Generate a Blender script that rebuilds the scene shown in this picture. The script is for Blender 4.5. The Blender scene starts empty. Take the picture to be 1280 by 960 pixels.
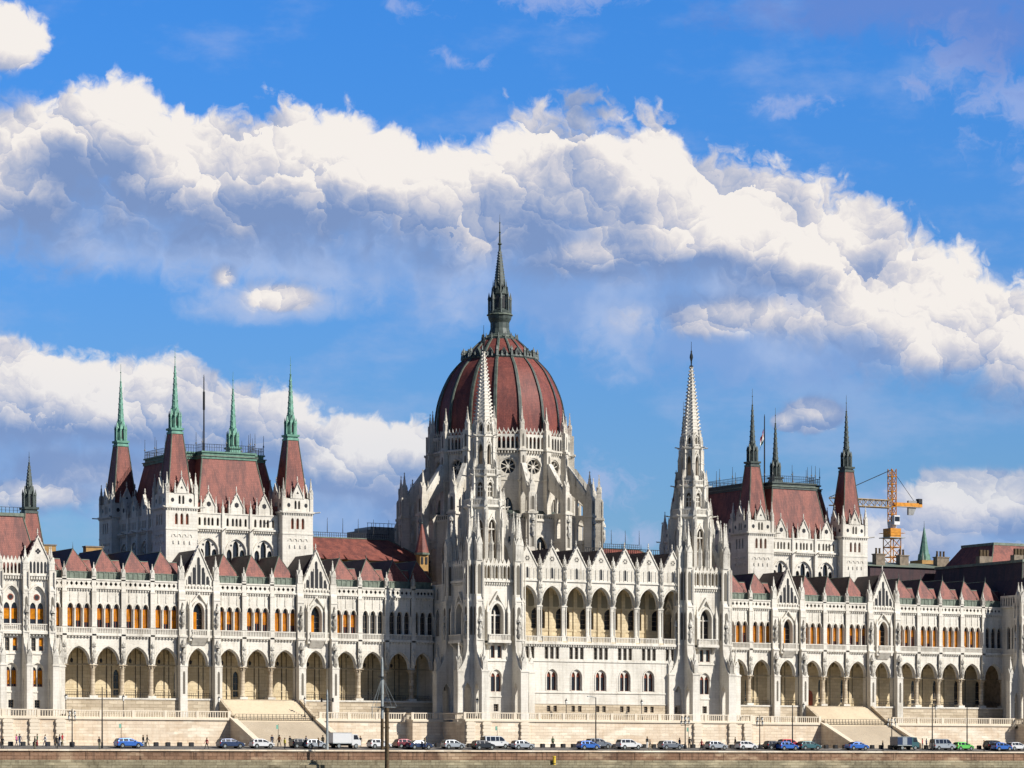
import bpy, math, random, os
from mathutils import Matrix, Vector
R = math.radians
PI = math.pi
rng = random.Random(7)
scene = bpy.context.scene
COL = scene.collection

# ------------------------------------------------------------------ materials
MATS = {}
def _mat(name):
    m = bpy.data.materials.new(name); m.use_nodes = True
    nt = m.node_tree; b = nt.nodes['Principled BSDF']
    MATS[name] = m
    return m, nt, b
def nd(nt, t, **kw):
    n = nt.nodes.new(t)
    for k, v in kw.items():
        setattr(n, k, v)
    return n
def math_(nt, op, a, b=None, clamp=False):
    n = nt.nodes.new('ShaderNodeMath'); n.operation = op; n.use_clamp = clamp
    for i, v in enumerate((a, b)):
        if v is None: continue
        if isinstance(v, (int, float)): n.inputs[i].default_value = v
        else: nt.links.new(v, n.inputs[i])
    return n.outputs[0]
def mixc(nt, fac, a, b, mode='MIX'):
    n = nt.nodes.new('ShaderNodeMix'); n.data_type = 'RGBA'; n.blend_type = mode
    for i, v in ((0, fac), (6, a), (7, b)):
        if isinstance(v, (int, float)): n.inputs[i].default_value = v
        elif isinstance(v, tuple): n.inputs[i].default_value = (v[0], v[1], v[2], 1)
        else: nt.links.new(v, n.inputs[i])
    return n.outputs[2]
def ramp(nt, fac, p0, p1, c0=0.0, c1=1.0):
    n = nt.nodes.new('ShaderNodeMapRange'); n.interpolation_type = 'SMOOTHSTEP'
    nt.links.new(fac, n.inputs[0])
    for i, v in enumerate((p0, p1, c0, c1)): n.inputs[i + 1].default_value = v
    return n.outputs[0]
def noise(nt, vec, scale, detail=4, rough=.55):
    n = nt.nodes.new('ShaderNodeTexNoise'); n.inputs['Scale'].default_value = scale
    n.inputs['Detail'].default_value = detail; n.inputs['Roughness'].default_value = rough
    if vec is not None: nt.links.new(vec, n.inputs['Vector'])
    return n.outputs['Fac']
def pos(nt, sx=1, sy=1, sz=1):
    g = nt.nodes.new('ShaderNodeNewGeometry')
    m = nt.nodes.new('ShaderNodeMapping'); m.inputs['Scale'].default_value = (sx, sy, sz)
    nt.links.new(g.outputs['Position'], m.inputs['Vector'])
    return m.outputs[0]
def stone(name, light, dark, rough=.85, streak=.35, blocks=None, patch=None, mortar=(.2, .17, .13), amount=.6):
    m, nt, b = _mat(name)
    big = noise(nt, pos(nt, 1, 1, 1), .16, 5)
    st = noise(nt, pos(nt, 1.7, 1.7, .12), 1.0, 5, .6)
    fine = noise(nt, pos(nt), 3.2, 4, .65)
    f = math_(nt, 'ADD', math_(nt, 'MULTIPLY', ramp(nt, big, .42, .7), .5), math_(nt, 'MULTIPLY', ramp(nt, st, .45, .75), streak))
    f = math_(nt, 'ADD', f, math_(nt, 'MULTIPLY', ramp(nt, fine, .4, .8), .35))
    c = mixc(nt, math_(nt, 'MULTIPLY', f, amount, True), light, dark)
    if patch:
        c = mixc(nt, ramp(nt, noise(nt, pos(nt, .6, .6, 1.6), .35, 3), .5, .66), c, patch)
    if blocks:
        bw, bh, bump = blocks
        br = nt.nodes.new('ShaderNodeTexBrick')
        g = nt.nodes.new('ShaderNodeNewGeometry'); s = nt.nodes.new('ShaderNodeSeparateXYZ'); cmb = nt.nodes.new('ShaderNodeCombineXYZ')
        nt.links.new(g.outputs['Position'], s.inputs[0])
        nt.links.new(math_(nt, 'ADD', s.outputs[0], s.outputs[1]), cmb.inputs[0]); nt.links.new(s.outputs[2], cmb.inputs[1])
        nt.links.new(cmb.outputs[0], br.inputs['Vector'])
        br.inputs['Scale'].default_value = 1; br.inputs['Brick Width'].default_value = bw; br.inputs['Row Height'].default_value = bh
        br.inputs['Mortar Size'].default_value = .03; br.inputs['Mortar Smooth'].default_value = .3
        br.inputs['Color1'].default_value = (1, 1, 1, 1); br.inputs['Color2'].default_value = (.62, .58, .55, 1)
        br.inputs['Bias'].default_value = -.15
        br.inputs['Mortar'].default_value = (.5, .44, .38, 1)
        c = mixc(nt, bump, c, br.outputs['Color'], 'MULTIPLY')
        bp = nt.nodes.new('ShaderNodeBump'); bp.inputs['Distance'].default_value = .05; bp.inputs['Strength'].default_value = bump; bp.invert = True
        nt.links.new(br.outputs['Fac'], bp.inputs['Height']); nt.links.new(bp.outputs[0], b.inputs['Normal'])
    nt.links.new(c, b.inputs['Base Color']); b.inputs['Roughness'].default_value = rough
    b.inputs['Specular IOR Level'].default_value = .2
    return m
def plain(name, col, rough=.6, metal=0, var=.2, scale=1.5, spec=.4):
    m, nt, b = _mat(name)
    n = noise(nt, pos(nt), scale, 4)
    c = mixc(nt, ramp(nt, n, .35, .7), col, tuple(x * (1 - var) for x in col))
    nt.links.new(c, b.inputs['Base Color']); b.inputs['Roughness'].default_value = rough; b.inputs['Metallic'].default_value = metal
    b.inputs['Specular IOR Level'].default_value = spec
    return m
def tiles(name, c1, c2, w=.35, h=.28):
    m, nt, b = _mat(name)
    g = nt.nodes.new('ShaderNodeNewGeometry'); s = nt.nodes.new('ShaderNodeSeparateXYZ'); cmb = nt.nodes.new('ShaderNodeCombineXYZ')
    nt.links.new(g.outputs['Position'], s.inputs[0])
    nt.links.new(math_(nt, 'ADD', s.outputs[0], s.outputs[1]), cmb.inputs[0]); nt.links.new(s.outputs[2], cmb.inputs[1])
    br = nt.nodes.new('ShaderNodeTexBrick'); nt.links.new(cmb.outputs[0], br.inputs['Vector'])
    br.inputs['Scale'].default_value = 1; br.inputs['Brick Width'].default_value = w; br.inputs['Row Height'].default_value = h
    br.inputs['Mortar Size'].default_value = .025
    br.inputs['Color1'].default_value = (1, 1, 1, 1); br.inputs['Color2'].default_value = (.72, .7, .7, 1); br.inputs['Mortar'].default_value = (.45, .4, .4, 1)
    n = math_(nt, 'ADD', math_(nt, 'MULTIPLY', noise(nt, pos(nt, 1, 1, .25), .8, 5), .6), math_(nt, 'MULTIPLY', noise(nt, pos(nt, 3, 3, .3), 1.2, 4), .4))
    c = mixc(nt, ramp(nt, n, .4, .62), c1, c2)
    c = mixc(nt, .7, c, br.outputs['Color'], 'MULTIPLY')
    nt.links.new(c, b.inputs['Base Color']); b.inputs['Roughness'].default_value = .6; b.inputs['Specular IOR Level'].default_value = .3
    return m
stone('white_limestone', (.75, .71, .63), (.38, .345, .285), blocks=(1.1, .42, .2), streak=.7, amount=.66)
stone('grey_limestone', (.70, .655, .57), (.33, .295, .24), blocks=(1.1, .45, .2), streak=.7, amount=.9)
stone('carved_limestone', (.70, .665, .59), (.22, .20, .17), streak=.8, amount=.95)
stone('warm_limestone', (.68, .57, .38), (.42, .34, .22), blocks=(1.2, .55, .5), amount=.7)
stone('niche_shade_stone', (.16, .145, .12), (.09, .08, .07))  # dark colour painting the shade inside blind niches
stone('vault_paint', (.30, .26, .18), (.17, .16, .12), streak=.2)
stone('plinth_ashlar', (.58, .49, .36), (.42, .33, .22), blocks=(1.5, .5, .75), patch=(.66, .56, .42))
stone('terrace_stone', (.74, .63, .49), (.52, .36, .22), blocks=(1.5, .48, .5), patch=(.82, .74, .60), streak=.6)
stone('quay_stone', (.30, .18, .115), (.11, .07, .05), blocks=(1.3, .42, .9), patch=(.42, .30, .20), streak=.9, amount=1)
stone('quay_base_stone', (.30, .265, .18), (.14, .12, .08), blocks=(1.6, .4, .8), patch=(.40, .35, .24), streak=.6, amount=1)
stone('stair_stone', (.66, .56, .41), (.42, .33, .23), streak=.4)
stone('step_stone', (.72, .63, .50), (.48, .4, .3), streak=.1)
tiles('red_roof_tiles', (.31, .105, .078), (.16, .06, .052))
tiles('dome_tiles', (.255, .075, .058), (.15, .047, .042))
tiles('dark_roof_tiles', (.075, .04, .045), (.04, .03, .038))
plain('dark_copper', (.075, .095, .085), .55, 0, .45)
plain('green_copper', (.17, .38, .285), .6, 0, .45, 1.1)
plain('mid_copper', (.13, .26, .195), .6, 0, .4)
plain('pale_copper', (.19, .225, .175), .6, 0, .4)
plain('black_iron', (.018, .018, .02), .5, 0, .2)
plain('dark_bronze', (.03, .035, .035), .45, .3, .3)
plain('window_glass', (.018, .02, .028), .12, 0, .3, 1, .5)
plain('shade_pane', (.028, .026, .026), .35)  # near-black fill painted as shade behind openings; also used for small panes
plain('amber_blind', (.56, .205, .012), .85, 0, .45, 1.3, .1)
plain('red_wood', (.30, .07, .03), .55, 0, .35)
plain('ochre_plaster', (.42, .25, .09), .85, 0, .25)
plain('brown_stone', (.25, .2, .15), .85, 0, .4)
plain('asphalt', (.17, .155, .14), .9, 0, .3, .7)
plain('pavement', (.19, .17, .145), .9, 0, .3, .7)
plain('ground_earth', (.18, .16, .12), .95, 0, .4, .02)
plain('crane_orange', (.66, .27, .02), .5, 0, .3)
plain('crane_cream', (.42, .32, .2), .5, 0, .3)
plain('concrete_grey', (.3, .3, .29), .8)
plain('white_paint', (.75, .75, .74), .4)
plain('steel_grey', (.33, .36, .36), .5, .2)
plain('rust_brown', (.10, .065, .03), .8, 0, .5, 3)
plain('yellow_paint', (.75, .52, .05), .5)
plain('lamp_glass', (.7, .7, .66), .3)
m, nt, b = _mat('river_water')
b.inputs['Base Color'].default_value = (.08, .09, .06, 1); b.inputs['Roughness'].default_value = .08
bp = nd(nt, 'ShaderNodeBump'); bp.inputs['Distance'].default_value = .12; bp.inputs['Strength'].default_value = .5
nt.links.new(noise(nt, pos(nt, 1, 1.6, 1), .9, 5), bp.inputs['Height']); nt.links.new(bp.outputs[0], b.inputs['Normal'])

# ------------------------------------------------------------------ mesh builder
def rotz(a): return Matrix.Rotation(a, 4, 'Z')
def T(x, y, z=0): return Matrix.Translation((x, y, z))
class MB:
    def __init__(self, mat='white_limestone'):
        self.v = []; self.f = []; self.fm = []; self.m = mat; self.keys = []; self.M = Matrix.Identity(4); self.sm = []; self.smooth = False
    def add(self, vs, fs, mat=None):
        k = mat or self.m
        if k not in self.keys: self.keys.append(k)
        i = self.keys.index(k); o = len(self.v); M = self.M
        self.v += [tuple(M @ Vector(p)) for p in vs]
        for f in fs:
            self.f.append([o + j for j in f]); self.fm.append(i); self.sm.append(self.smooth)
    def box(self, x0, x1, y0, y1, z0, z1, mat=None):
        self.add([(x0, y0, z0), (x1, y0, z0), (x1, y1, z0), (x0, y1, z0), (x0, y0, z1), (x1, y0, z1), (x1, y1, z1), (x0, y1, z1)],
                 [(3, 2, 1, 0), (4, 5, 6, 7), (0, 1, 5, 4), (1, 2, 6, 5), (2, 3, 7, 6), (3, 0, 4, 7)], mat)
    def frus(self, cx, cy, z0, z1, r0, r1, n=4, rot=None, mat=None, cap=True):
        if rot is None: rot = PI / n
        s = 1 / math.cos(PI / n) if n <= 8 else 1
        vs = []; top = r1 > 1e-4
        for k in range(n):
            a = rot + 2 * PI * k / n; vs.append((cx + r0 * s * math.cos(a), cy + r0 * s * math.sin(a), z0))
        if top:
            for k in range(n):
                a = rot + 2 * PI * k / n; vs.append((cx + r1 * s * math.cos(a), cy + r1 * s * math.sin(a), z1))
            fs = [(k, (k + 1) % n, n + (k + 1) % n, n + k) for k in range(n)]
            if cap: fs += [tuple(range(n, 2 * n)), tuple(range(n - 1, -1, -1))]
        else:
            vs.append((cx, cy, z1)); fs = [(k, (k + 1) % n, n) for k in range(n)]
            if cap: fs += [tuple(range(n - 1, -1, -1))]
        self.add(vs, fs, mat)
    def lathe(self, prof, n=12, cx=0, cy=0, mat=None, rot=0):
        vs = []; fs = []
        for r, z in prof:
            for k in range(n):
                a = rot + 2 * PI * k / n; vs.append((cx + max(r, .001) * math.cos(a), cy + max(r, .001) * math.sin(a), z))
        for i in range(len(prof) - 1):
            for k in range(n):
                k2 = (k + 1) % n
                fs.append((i * n + k, i * n + k2, (i + 1) * n + k2, (i + 1) * n + k))
        fs.append(tuple(range(n - 1, -1, -1))); fs.append(tuple((len(prof) - 1) * n + k for k in range(n)))
        self.add(vs, fs, mat)
    def prism(self, pts, y0, y1, mat=None):
        """polygon in the xz plane (ccw seen from -y) extruded from y0 to y1"""
        n = len(pts)
        vs = [(x, y0, z) for x, z in pts] + [(x, y1, z) for x, z in pts]
        self.add(vs, [tuple(range(n)), tuple(range(2 * n - 1, n - 1, -1))] + [(n + k, n + (k + 1) % n, (k + 1) % n, k) for k in range(n)], mat)
    def prismx(self, pts, x0, x1, mat=None):
        """polygon of (y,z) extruded from x0 to x1"""
        n = len(pts)
        vs = [(x0, y, z) for y, z in pts] + [(x1, y, z) for y, z in pts]
        self.add(vs, [tuple(range(n - 1, -1, -1)), tuple(range(n, 2 * n))] + [(k, (k + 1) % n, n + (k + 1) % n, n + k) for k in range(n)], mat)
    def bar(self, p, q, r, mat=None, n=4):
        p = Vector(p); q = Vector(q); d = q - p; L = d.length
        if L < 1e-6: return
        d.normalize(); u = d.orthogonal().normalized(); w = d.cross(u)
        vs = []
        for c in (p, q):
            for k in range(n):
                a = PI / 4 + 2 * PI * k / n; vs.append(tuple(c + u * r * math.cos(a) + w * r * math.sin(a)))
        self.add(vs, [(k, (k + 1) % n, n + (k + 1) % n, n + k) for k in range(n)] + [tuple(range(n - 1, -1, -1)), tuple(range(n, 2 * n))], mat)
    def panel(self, x0, x1, z0, z1, ops, depth=.5, y=0, mat=None, rmat=None, back=True):
        """wall from x0..x1, z0..z1 facing -y at y, thickness depth, with through openings (lists of (x, zlow, zhigh))"""
        ops = sorted(ops, key=lambda o: o[0][0])
        for yy, flip in ((y, False), (y + depth, True)):
            if flip and not back: continue
            def q(a, b_, c, d):
                vs = [(p[0], yy, p[1]) for p in (a, b_, c, d)]
                self.add(vs, [(3, 2, 1, 0) if flip else (0, 1, 2, 3)], mat)
            x = x0
            for o in ops:
                if o[0][0] > x + 1e-5: q((x, z0), (o[0][0], z0), (o[0][0], z1), (x, z1))
                for (xa, la, ha), (xb, lb, hb) in zip(o, o[1:]):
                    if la > z0 + 1e-4 or lb > z0 + 1e-4: q((xa, z0), (xb, z0), (xb, lb), (xa, la))
                    if ha < z1 - 1e-4 or hb < z1 - 1e-4: q((xa, ha), (xb, hb), (xb, z1), (xa, z1))
                x = o[-1][0]
            if x < x1 - 1e-5: q((x, z0), (x1, z0), (x1, z1), (x, z1))
        rm = rmat or mat
        for o in ops:
            loop = [(p[0], p[1]) for p in o] + [(p[0], p[2]) for p in reversed(o)]
            lp = [loop[0]]
            for p in loop[1:]:
                if abs(p[0] - lp[-1][0]) + abs(p[1] - lp[-1][1]) > 1e-4: lp.append(p)
            n = len(lp)
            for k in range(n):
                a, b_ = lp[k], lp[(k + 1) % n]
                if abs(a[0] - b_[0]) + abs(a[1] - b_[1]) < 1e-4: continue
                if abs(a[1] - z0) < 1e-4 and abs(b_[1] - z0) < 1e-4: continue
                self.add([(a[0], y, a[1]), (a[0], y + depth, a[1]), (b_[0], y + depth, b_[1]), (b_[0], y, b_[1])], [(0, 1, 2, 3)], rm)
        self.add([(x0, y, z1), (x1, y, z1), (x1, y + depth, z1), (x0, y + depth, z1)], [(0, 1, 2, 3)], mat)
        xa, xb = x0 + .004, x1 - .004
        self.add([(xa, y, z0), (xa, y + depth, z0), (xa, y + depth, z1), (xa, y, z1)], [(0, 1, 2, 3)], mat)
        self.add([(xb, y, z0), (xb, y + depth, z0), (xb, y + depth, z1), (xb, y, z1)], [(0, 1, 2, 3)], mat)
    def data(self, name):
        me = bpy.data.meshes.new(name)
        me.from_pydata(self.v, [], self.f)
        for k in self.keys: me.materials.append(MATS[k])
        me.polygons.foreach_set('material_index', self.fm)
        me.polygons.foreach_set('use_smooth', self.sm)
        me.update()
        return me
    def build(self, name, parent=None):
        return inst(self.data(name), name, parent)
def inst(me, name, parent=None, loc=(0, 0, 0), rz=0, sc=None):
    o = bpy.data.objects.new(name, me); COL.objects.link(o)
    o.location = loc; o.rotation_euler = (0, 0, rz)
    if sc is not None: o.scale = sc if isinstance(sc, tuple) else (sc, sc, sc)
    if parent is not None: o.parent = parent
    return o
def thing(name, label, cat, loc=(0, 0, 0), rz=0, group=None):
    o = bpy.data.objects.new(name, None); COL.objects.link(o); o.location = loc; o.rotation_euler = (0, 0, rz)
    o.empty_display_size = .5
    tag(o, label, cat, group); return o
def tag(o, label, cat, group=None):
    o['label'] = label; o['category'] = cat
    if group: o['group'] = group
    return o
def copy_tree(o, parent=None):
    c = o.copy(); COL.objects.link(c); c.parent = parent
    for ch in list(o.children): copy_tree(ch, c)
    return c
def arch(xc, w, zb, zs, za, n=6, kind='p'):
    """pointed (p) or round (r) opening, half width w, base zb, spring zs, apex za"""
    pts = []; N = 2 * n
    for i in range(N + 1):
        t = -math.cos(PI * i / N) if kind == 'r' or w > .8 else -1 + 2 * i / N
        if kind == 'r': h = math.sqrt(max(0, 1 - t * t))
        else:
            # pointed arch of two arcs
            a = abs(t); h = math.sqrt(max(0, 1 - ((a + .22) / 1.22) ** 2)) / math.sqrt(1 - (.22 / 1.22) ** 2)
        pts.append((xc + w * t, zb, zs + (za - zs) * h))
    return pts
def rect(xc, w, z0, z1): return [(xc - w, z0, z1), (xc + w, z0, z1)]
def diamond(xc, zc, w, h): return [(xc - w, zc, zc), (xc, zc - h, zc + h), (xc + w, zc, zc)]
def circ(xc, zc, r, n=8):
    return [(xc - r * math.cos(PI * i / n), zc - r * math.sin(PI * i / n), zc + r * math.sin(PI * i / n)) for i in range(n + 1)]
def arch_ring(mb, xc, w, zb, zs, za, t, y0, y1, mat=None, legs=True):
    """raised moulding around a pointed arch"""
    i_ = [(x, h) for x, _, h in arch(xc, w, zb, zs, za)]
    o_ = [(x, h) for x, _, h in arch(xc, w + t, zb, zs, za + t * 1.25)]
    if legs: i_ = [(xc - w, zb)] + i_ + [(xc + w, zb)]; o_ = [(xc - w - t, zb)] + o_ + [(xc + w + t, zb)]
    for k in range(len(i_) - 1):
        a, b_, c, d = i_[k], i_[k + 1], o_[k + 1], o_[k]
        vs = [(p[0], y0, p[1]) for p in (a, b_, c, d)] + [(p[0], y1, p[1]) for p in (a, b_, c, d)]
        mb.add(vs, [(0, 1, 2, 3), (4, 7, 6, 5), (3, 2, 6, 7), (0, 4, 5, 1)], mat)
def arch_pane(mb, xc, w, zb, zs, za, y, mat, ztop=None):
    pts = [(xc - w, zb), (xc + w, zb)] + [(x, h) for x, _, h in reversed(arch(xc, w, zb, zs, za))]
    mb.add([(x, y, z) for x, z in pts], [tuple(range(len(pts)))], mat)
# ------------------------------------------------------------------ reusable building pieces
_cache = {}
def cached(key, fn):
    if key not in _cache: _cache[key] = fn()
    return _cache[key]
def win_mesh(w, h, hs, style='amber', mull=0, kind='p'):
    """arched window: half width w, total height h, spring height hs; faces -y, origin at sill centre"""
    def mk():
        mb = MB('window_glass')
        if kind == 'rect': mb.add([(-w, 0, 0), (w, 0, 0), (w, 0, h), (-w, 0, h)], [(0, 1, 2, 3)])
        else: arch_pane(mb, 0, w, 0, hs, h, 0, 'window_glass')
        fr = 'red_wood' if style in ('amber', 'half', 'low', 'redframe') or style[0] == 'b' else 'brown_stone'
        b = .045 + w * .03
        hh = h if kind == 'rect' else hs
        mb.box(-w, -w + b, -.07, .0, 0, hh, fr); mb.box(w - b, w, -.07, 0, 0, hh, fr)
        mb.box(-w + b, w - b, -.07, 0, 0, b, fr); mb.box(-w + b, w - b, -.065, 0, hh - b, hh, fr)
        if style[0] == 'b': mb.box(-w + b, w - b, -.05, -.01, b + (hh - 2 * b) * float(style[1:]), hh - b, 'amber_blind'); mb.box(-.03, .03, -.066, 0, b, hh, fr); mb.box(-w + b, w - b, -.06, 0, hh * .5, hh * .5 + .05, fr)
        if style == 'amber': mb.box(-w + b, w - b, -.05, -.01, b, hh - b, 'amber_blind')
        if style == 'half': mb.box(-w + b, w - b, -.05, -.01, hh * .38, hh - b, 'amber_blind')
        if style == 'low': mb.box(-w + b, w - b, -.05, -.01, hh * .62, hh - b, 'amber_blind')
        if style == 'redframe':
            arch_pane(mb, 0, w * .98, hh * .98, hs, h, -.02, 'red_wood')
        if style == 'dark':
            mb.box(-b / 2, b / 2, -.06, 0, b, hh, fr)
            for k in (.33, .66): mb.box(-w + b, w - b, -.055, 0, hh * k - b / 2, hh * k + b / 2, fr)
        if mull:
            for i in range(mull):
                x = -w + 2 * w * (i + 1) / (mull + 1)
                mb.box(x - .11, x + .11, -.3, .02, 0, hs + (h - hs) * .45, 'white_limestone')
            if h - hs > 1: 
                for s in (-1, 1): mb.lathe([(.05, 0), (.16, .05), (.05, .1)], 6, s * w * .4, -.2, 'white_limestone')
                mb.box(-w, w, -.25, .02, hs - .12, hs + .12, 'white_limestone')
        return mb.data('window')
    return cached(('win', w, h, hs, style, mull, kind), mk)
def put_window(parent, M, x, y, z, me, name='window'):
    p = M @ Vector((x, y, z)); rz = M.to_euler().z
    return inst(me, name, parent, p, rz)
def pinnacle_mesh(w, hs, hp, mat='carved_limestone', nm='pinnacle'):
    """square shaft half width w, height hs, with gablets, then a crocketed spire of height hp"""
    def mk():
        mb = MB(mat)
        mb.box(-w * 1.12, w * 1.12, -w * 1.12, w * 1.12, 0, w * .5)
        mb.box(-w, w, -w, w, w * .5, hs)
        for k in range(4):
            mb.M = rotz(k * PI / 2)
            mb.prism([(-w * .55, hs * .35), (w * .55, hs * .35), (w * .55, hs * .85), (0, hs * .97), (-w * .55, hs * .85)], -w - .02, -w, 'shade_pane' if w > .5 else mat)
            mb.prism([(-w * 1.1, hs), (w * 1.1, hs), (0, hs + w * 2.4)], -w * 1.12, -w * .6)
        mb.M = Matrix.Identity(4)
        mb.frus(0, 0, hs, hs + hp * .93, w * .82, w * .08, 4)
        n = max(3, int(hp / .55))
        for i in range(1, n):
            t = i / n; r = w * .82 * (1 - t) + .02; z = hs + hp * .93 * t; c = max(.06, w * .17)
            for k in range(4):
                a = PI / 4 + k * PI / 2
                x, y = r * 1.36 * math.cos(a), r * 1.36 * math.sin(a)
                mb.frus(x, y, z - c * .6, z + c, c * .8, c * .3, 4)
        z = hs + hp * .93
        mb.lathe([(.03, z - .1), (w * .3 + .03, z), (.03, z + hp * .04), (w * .18 + .03, z + hp * .05), (.01, z + hp * .07)], 6)
        return mb.data(nm)
    return cached(('pin', w, hs, hp, mat), mk)
def statue_mesh():
    def mk():
        mb = MB('carved_limestone')
        mb.frus(0, 0, -.9, 0, .12, .42, 6)                       # corbel
        mb.lathe([(.3, 0), (.32, .5), (.24, 1.0), (.3, 1.35), (.26, 1.55), (.1, 1.66), (.15, 1.78), (.15, 1.92), (.06, 2.02)], 8)
        mb.bar((-.28, 0, 1.4), (-.3, -.18, .8), .09); mb.bar((.28, 0, 1.4), (.12, -.3, 1.1), .09); mb.bar((.2, -.33, 0), (.2, -.33, 1.9), .03)
        mb.frus(0, .05, 2.15, 2.5, .42, .42, 6); mb.frus(0, .05, 2.5, 3.6, .34, .0, 6)      # canopy
        for k in range(6):
            a = k * PI / 3; mb.frus(.4 * math.cos(a), .05 + .4 * math.sin(a), 2.4, 2.95, .07, 0, 4)
        return mb.data('pier_statue')
    return cached('statue', mk)
def column_mesh(h, r):
    def mk():
        mb = MB('plinth_ashlar'); mb.smooth = True
        mb.lathe([(r * 1.5, .35), (r * 1.35, .5), (r * 1.1, .62), (r, .7), (r * .96, h - .8), (r * 1.02, h - .75), (r * 1.15, h - .7), (r, h - .6), (r * 1.05, h - .45), (r * 1.55, h - .12)], 12)
        mb.smooth = False
        mb.box(-r * 1.6, r * 1.6, -r * 1.6, r * 1.6, 0, .35, 'white_limestone'); mb.box(-r * 1.65, r * 1.65, -r * 1.65, r * 1.65, h - .14, h)
        for k in range(8):
            a = k * PI / 4; mb.frus(r * 1.25 * math.cos(a), r * 1.25 * math.sin(a), h - .5, h - .18, r * .12, r * .3, 4)
        return mb.data('column')
    return cached(('col', h, r), mk)
def balustrade(mb, x0, x1, y, z, h=1.0, step=.32, post=0, t=.14, mat=None, solid=False):
    """rail with balusters along x at y"""
    mb.box(x0, x1, y - t, y + t, z + h - .16, z + h, mat); mb.box(x0, x1, y - t * .9, y + t * .9, z, z + .14, mat)
    L = x1 - x0; n = max(1, int(L / step))
    for i in range(n):
        x = x0 + (i + .5) * L / n
        mb.box(x - .065, x + .065, y - .065, y + .065, z + .14, z + h - .16, mat)
    if post:
        m = max(1, round(L / post))
        for i in range(m + 1):
            x = x0 + i * L / m
            mb.box(x - .24, x + .24, y - t * 1.3, y + t * 1.3, z, z + h + .04, mat)
def dentils(mb, x0, x1, z, y=0, d=.22, h=.25, step=.45, w=.2, mat=None):
    n = max(1, int((x1 - x0) / step))
    for i in range(n):
        x = x0 + (i + .5) * (x1 - x0) / n
        mb.box(x - w / 2, x + w / 2, y - d, y, z, z + h, mat)
def gable_mesh_into(mb, xc, w, z0, zs, za, y, d, cop=.22, crock=True, mat=None):
    """pentagon gable with coping and crockets"""
    mb.prism([(xc - w, z0), (xc + w, z0), (xc + w, zs), (xc, za), (xc - w, zs)], y, y + d, mat)
    L = math.hypot(w, za - zs); ux, uz = w / L, (za - zs) / L
    for s in (-1, 1):
        a = (xc + s * (w + .12), zs - .15); b_ = (xc, za + .25)
        mb.prism([(a[0], a[1] - cop) if s < 0 else (b_[0], b_[1] - cop * 1.6), (b_[0], b_[1] - cop * 1.6) if s < 0 else (a[0], a[1] - cop), b_ if s < 0 else a, a if s < 0 else b_], y - .16, y + d + .05, mat)
        if crock:
            n = max(3, int(L / .62))
            for i in range(1, n):
                t = i / n; x = a[0] + (b_[0] - a[0]) * t; z = a[1] + (b_[1] - a[1]) * t
                mb.frus(x, y + .02, z - .04, z + .2, .09, .05, 4)
    mb.lathe([(.09, za), (.07, za + .5), (.2, za + .62), (.07, za + .74), (.12, za + .95), (.02, za + 1.3)], 6, xc, y + d / 2, mat)
def lancet_dark(mb, xc, w, z0, zs, za, y, mat='shade_pane'):
    arch_pane(mb, xc, w, z0, zs, za, y, mat)
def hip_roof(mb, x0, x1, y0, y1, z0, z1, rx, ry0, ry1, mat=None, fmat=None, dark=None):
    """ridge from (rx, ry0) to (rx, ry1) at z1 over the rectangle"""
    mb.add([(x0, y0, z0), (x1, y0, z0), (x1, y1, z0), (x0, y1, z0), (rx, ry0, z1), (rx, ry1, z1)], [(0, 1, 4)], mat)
    mb.add([(x0, y0, z0), (x1, y0, z0), (x1, y1, z0), (x0, y1, z0), (rx, ry0, z1), (rx, ry1, z1)], [(1, 2, 5, 4), (2, 3, 5), (3, 0, 4, 5)], 'dark_roof_tiles')  # side slopes in darker tiles: their shade is put into the colour
    for a, b_ in (((x0, y0, z0), (rx, ry0, z1)), ((x1, y0, z0), (rx, ry0, z1)), ((rx, ry0, z1), (rx, ry1, z1))):
        mb.bar(a, b_, .07, 'pale_copper')

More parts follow.
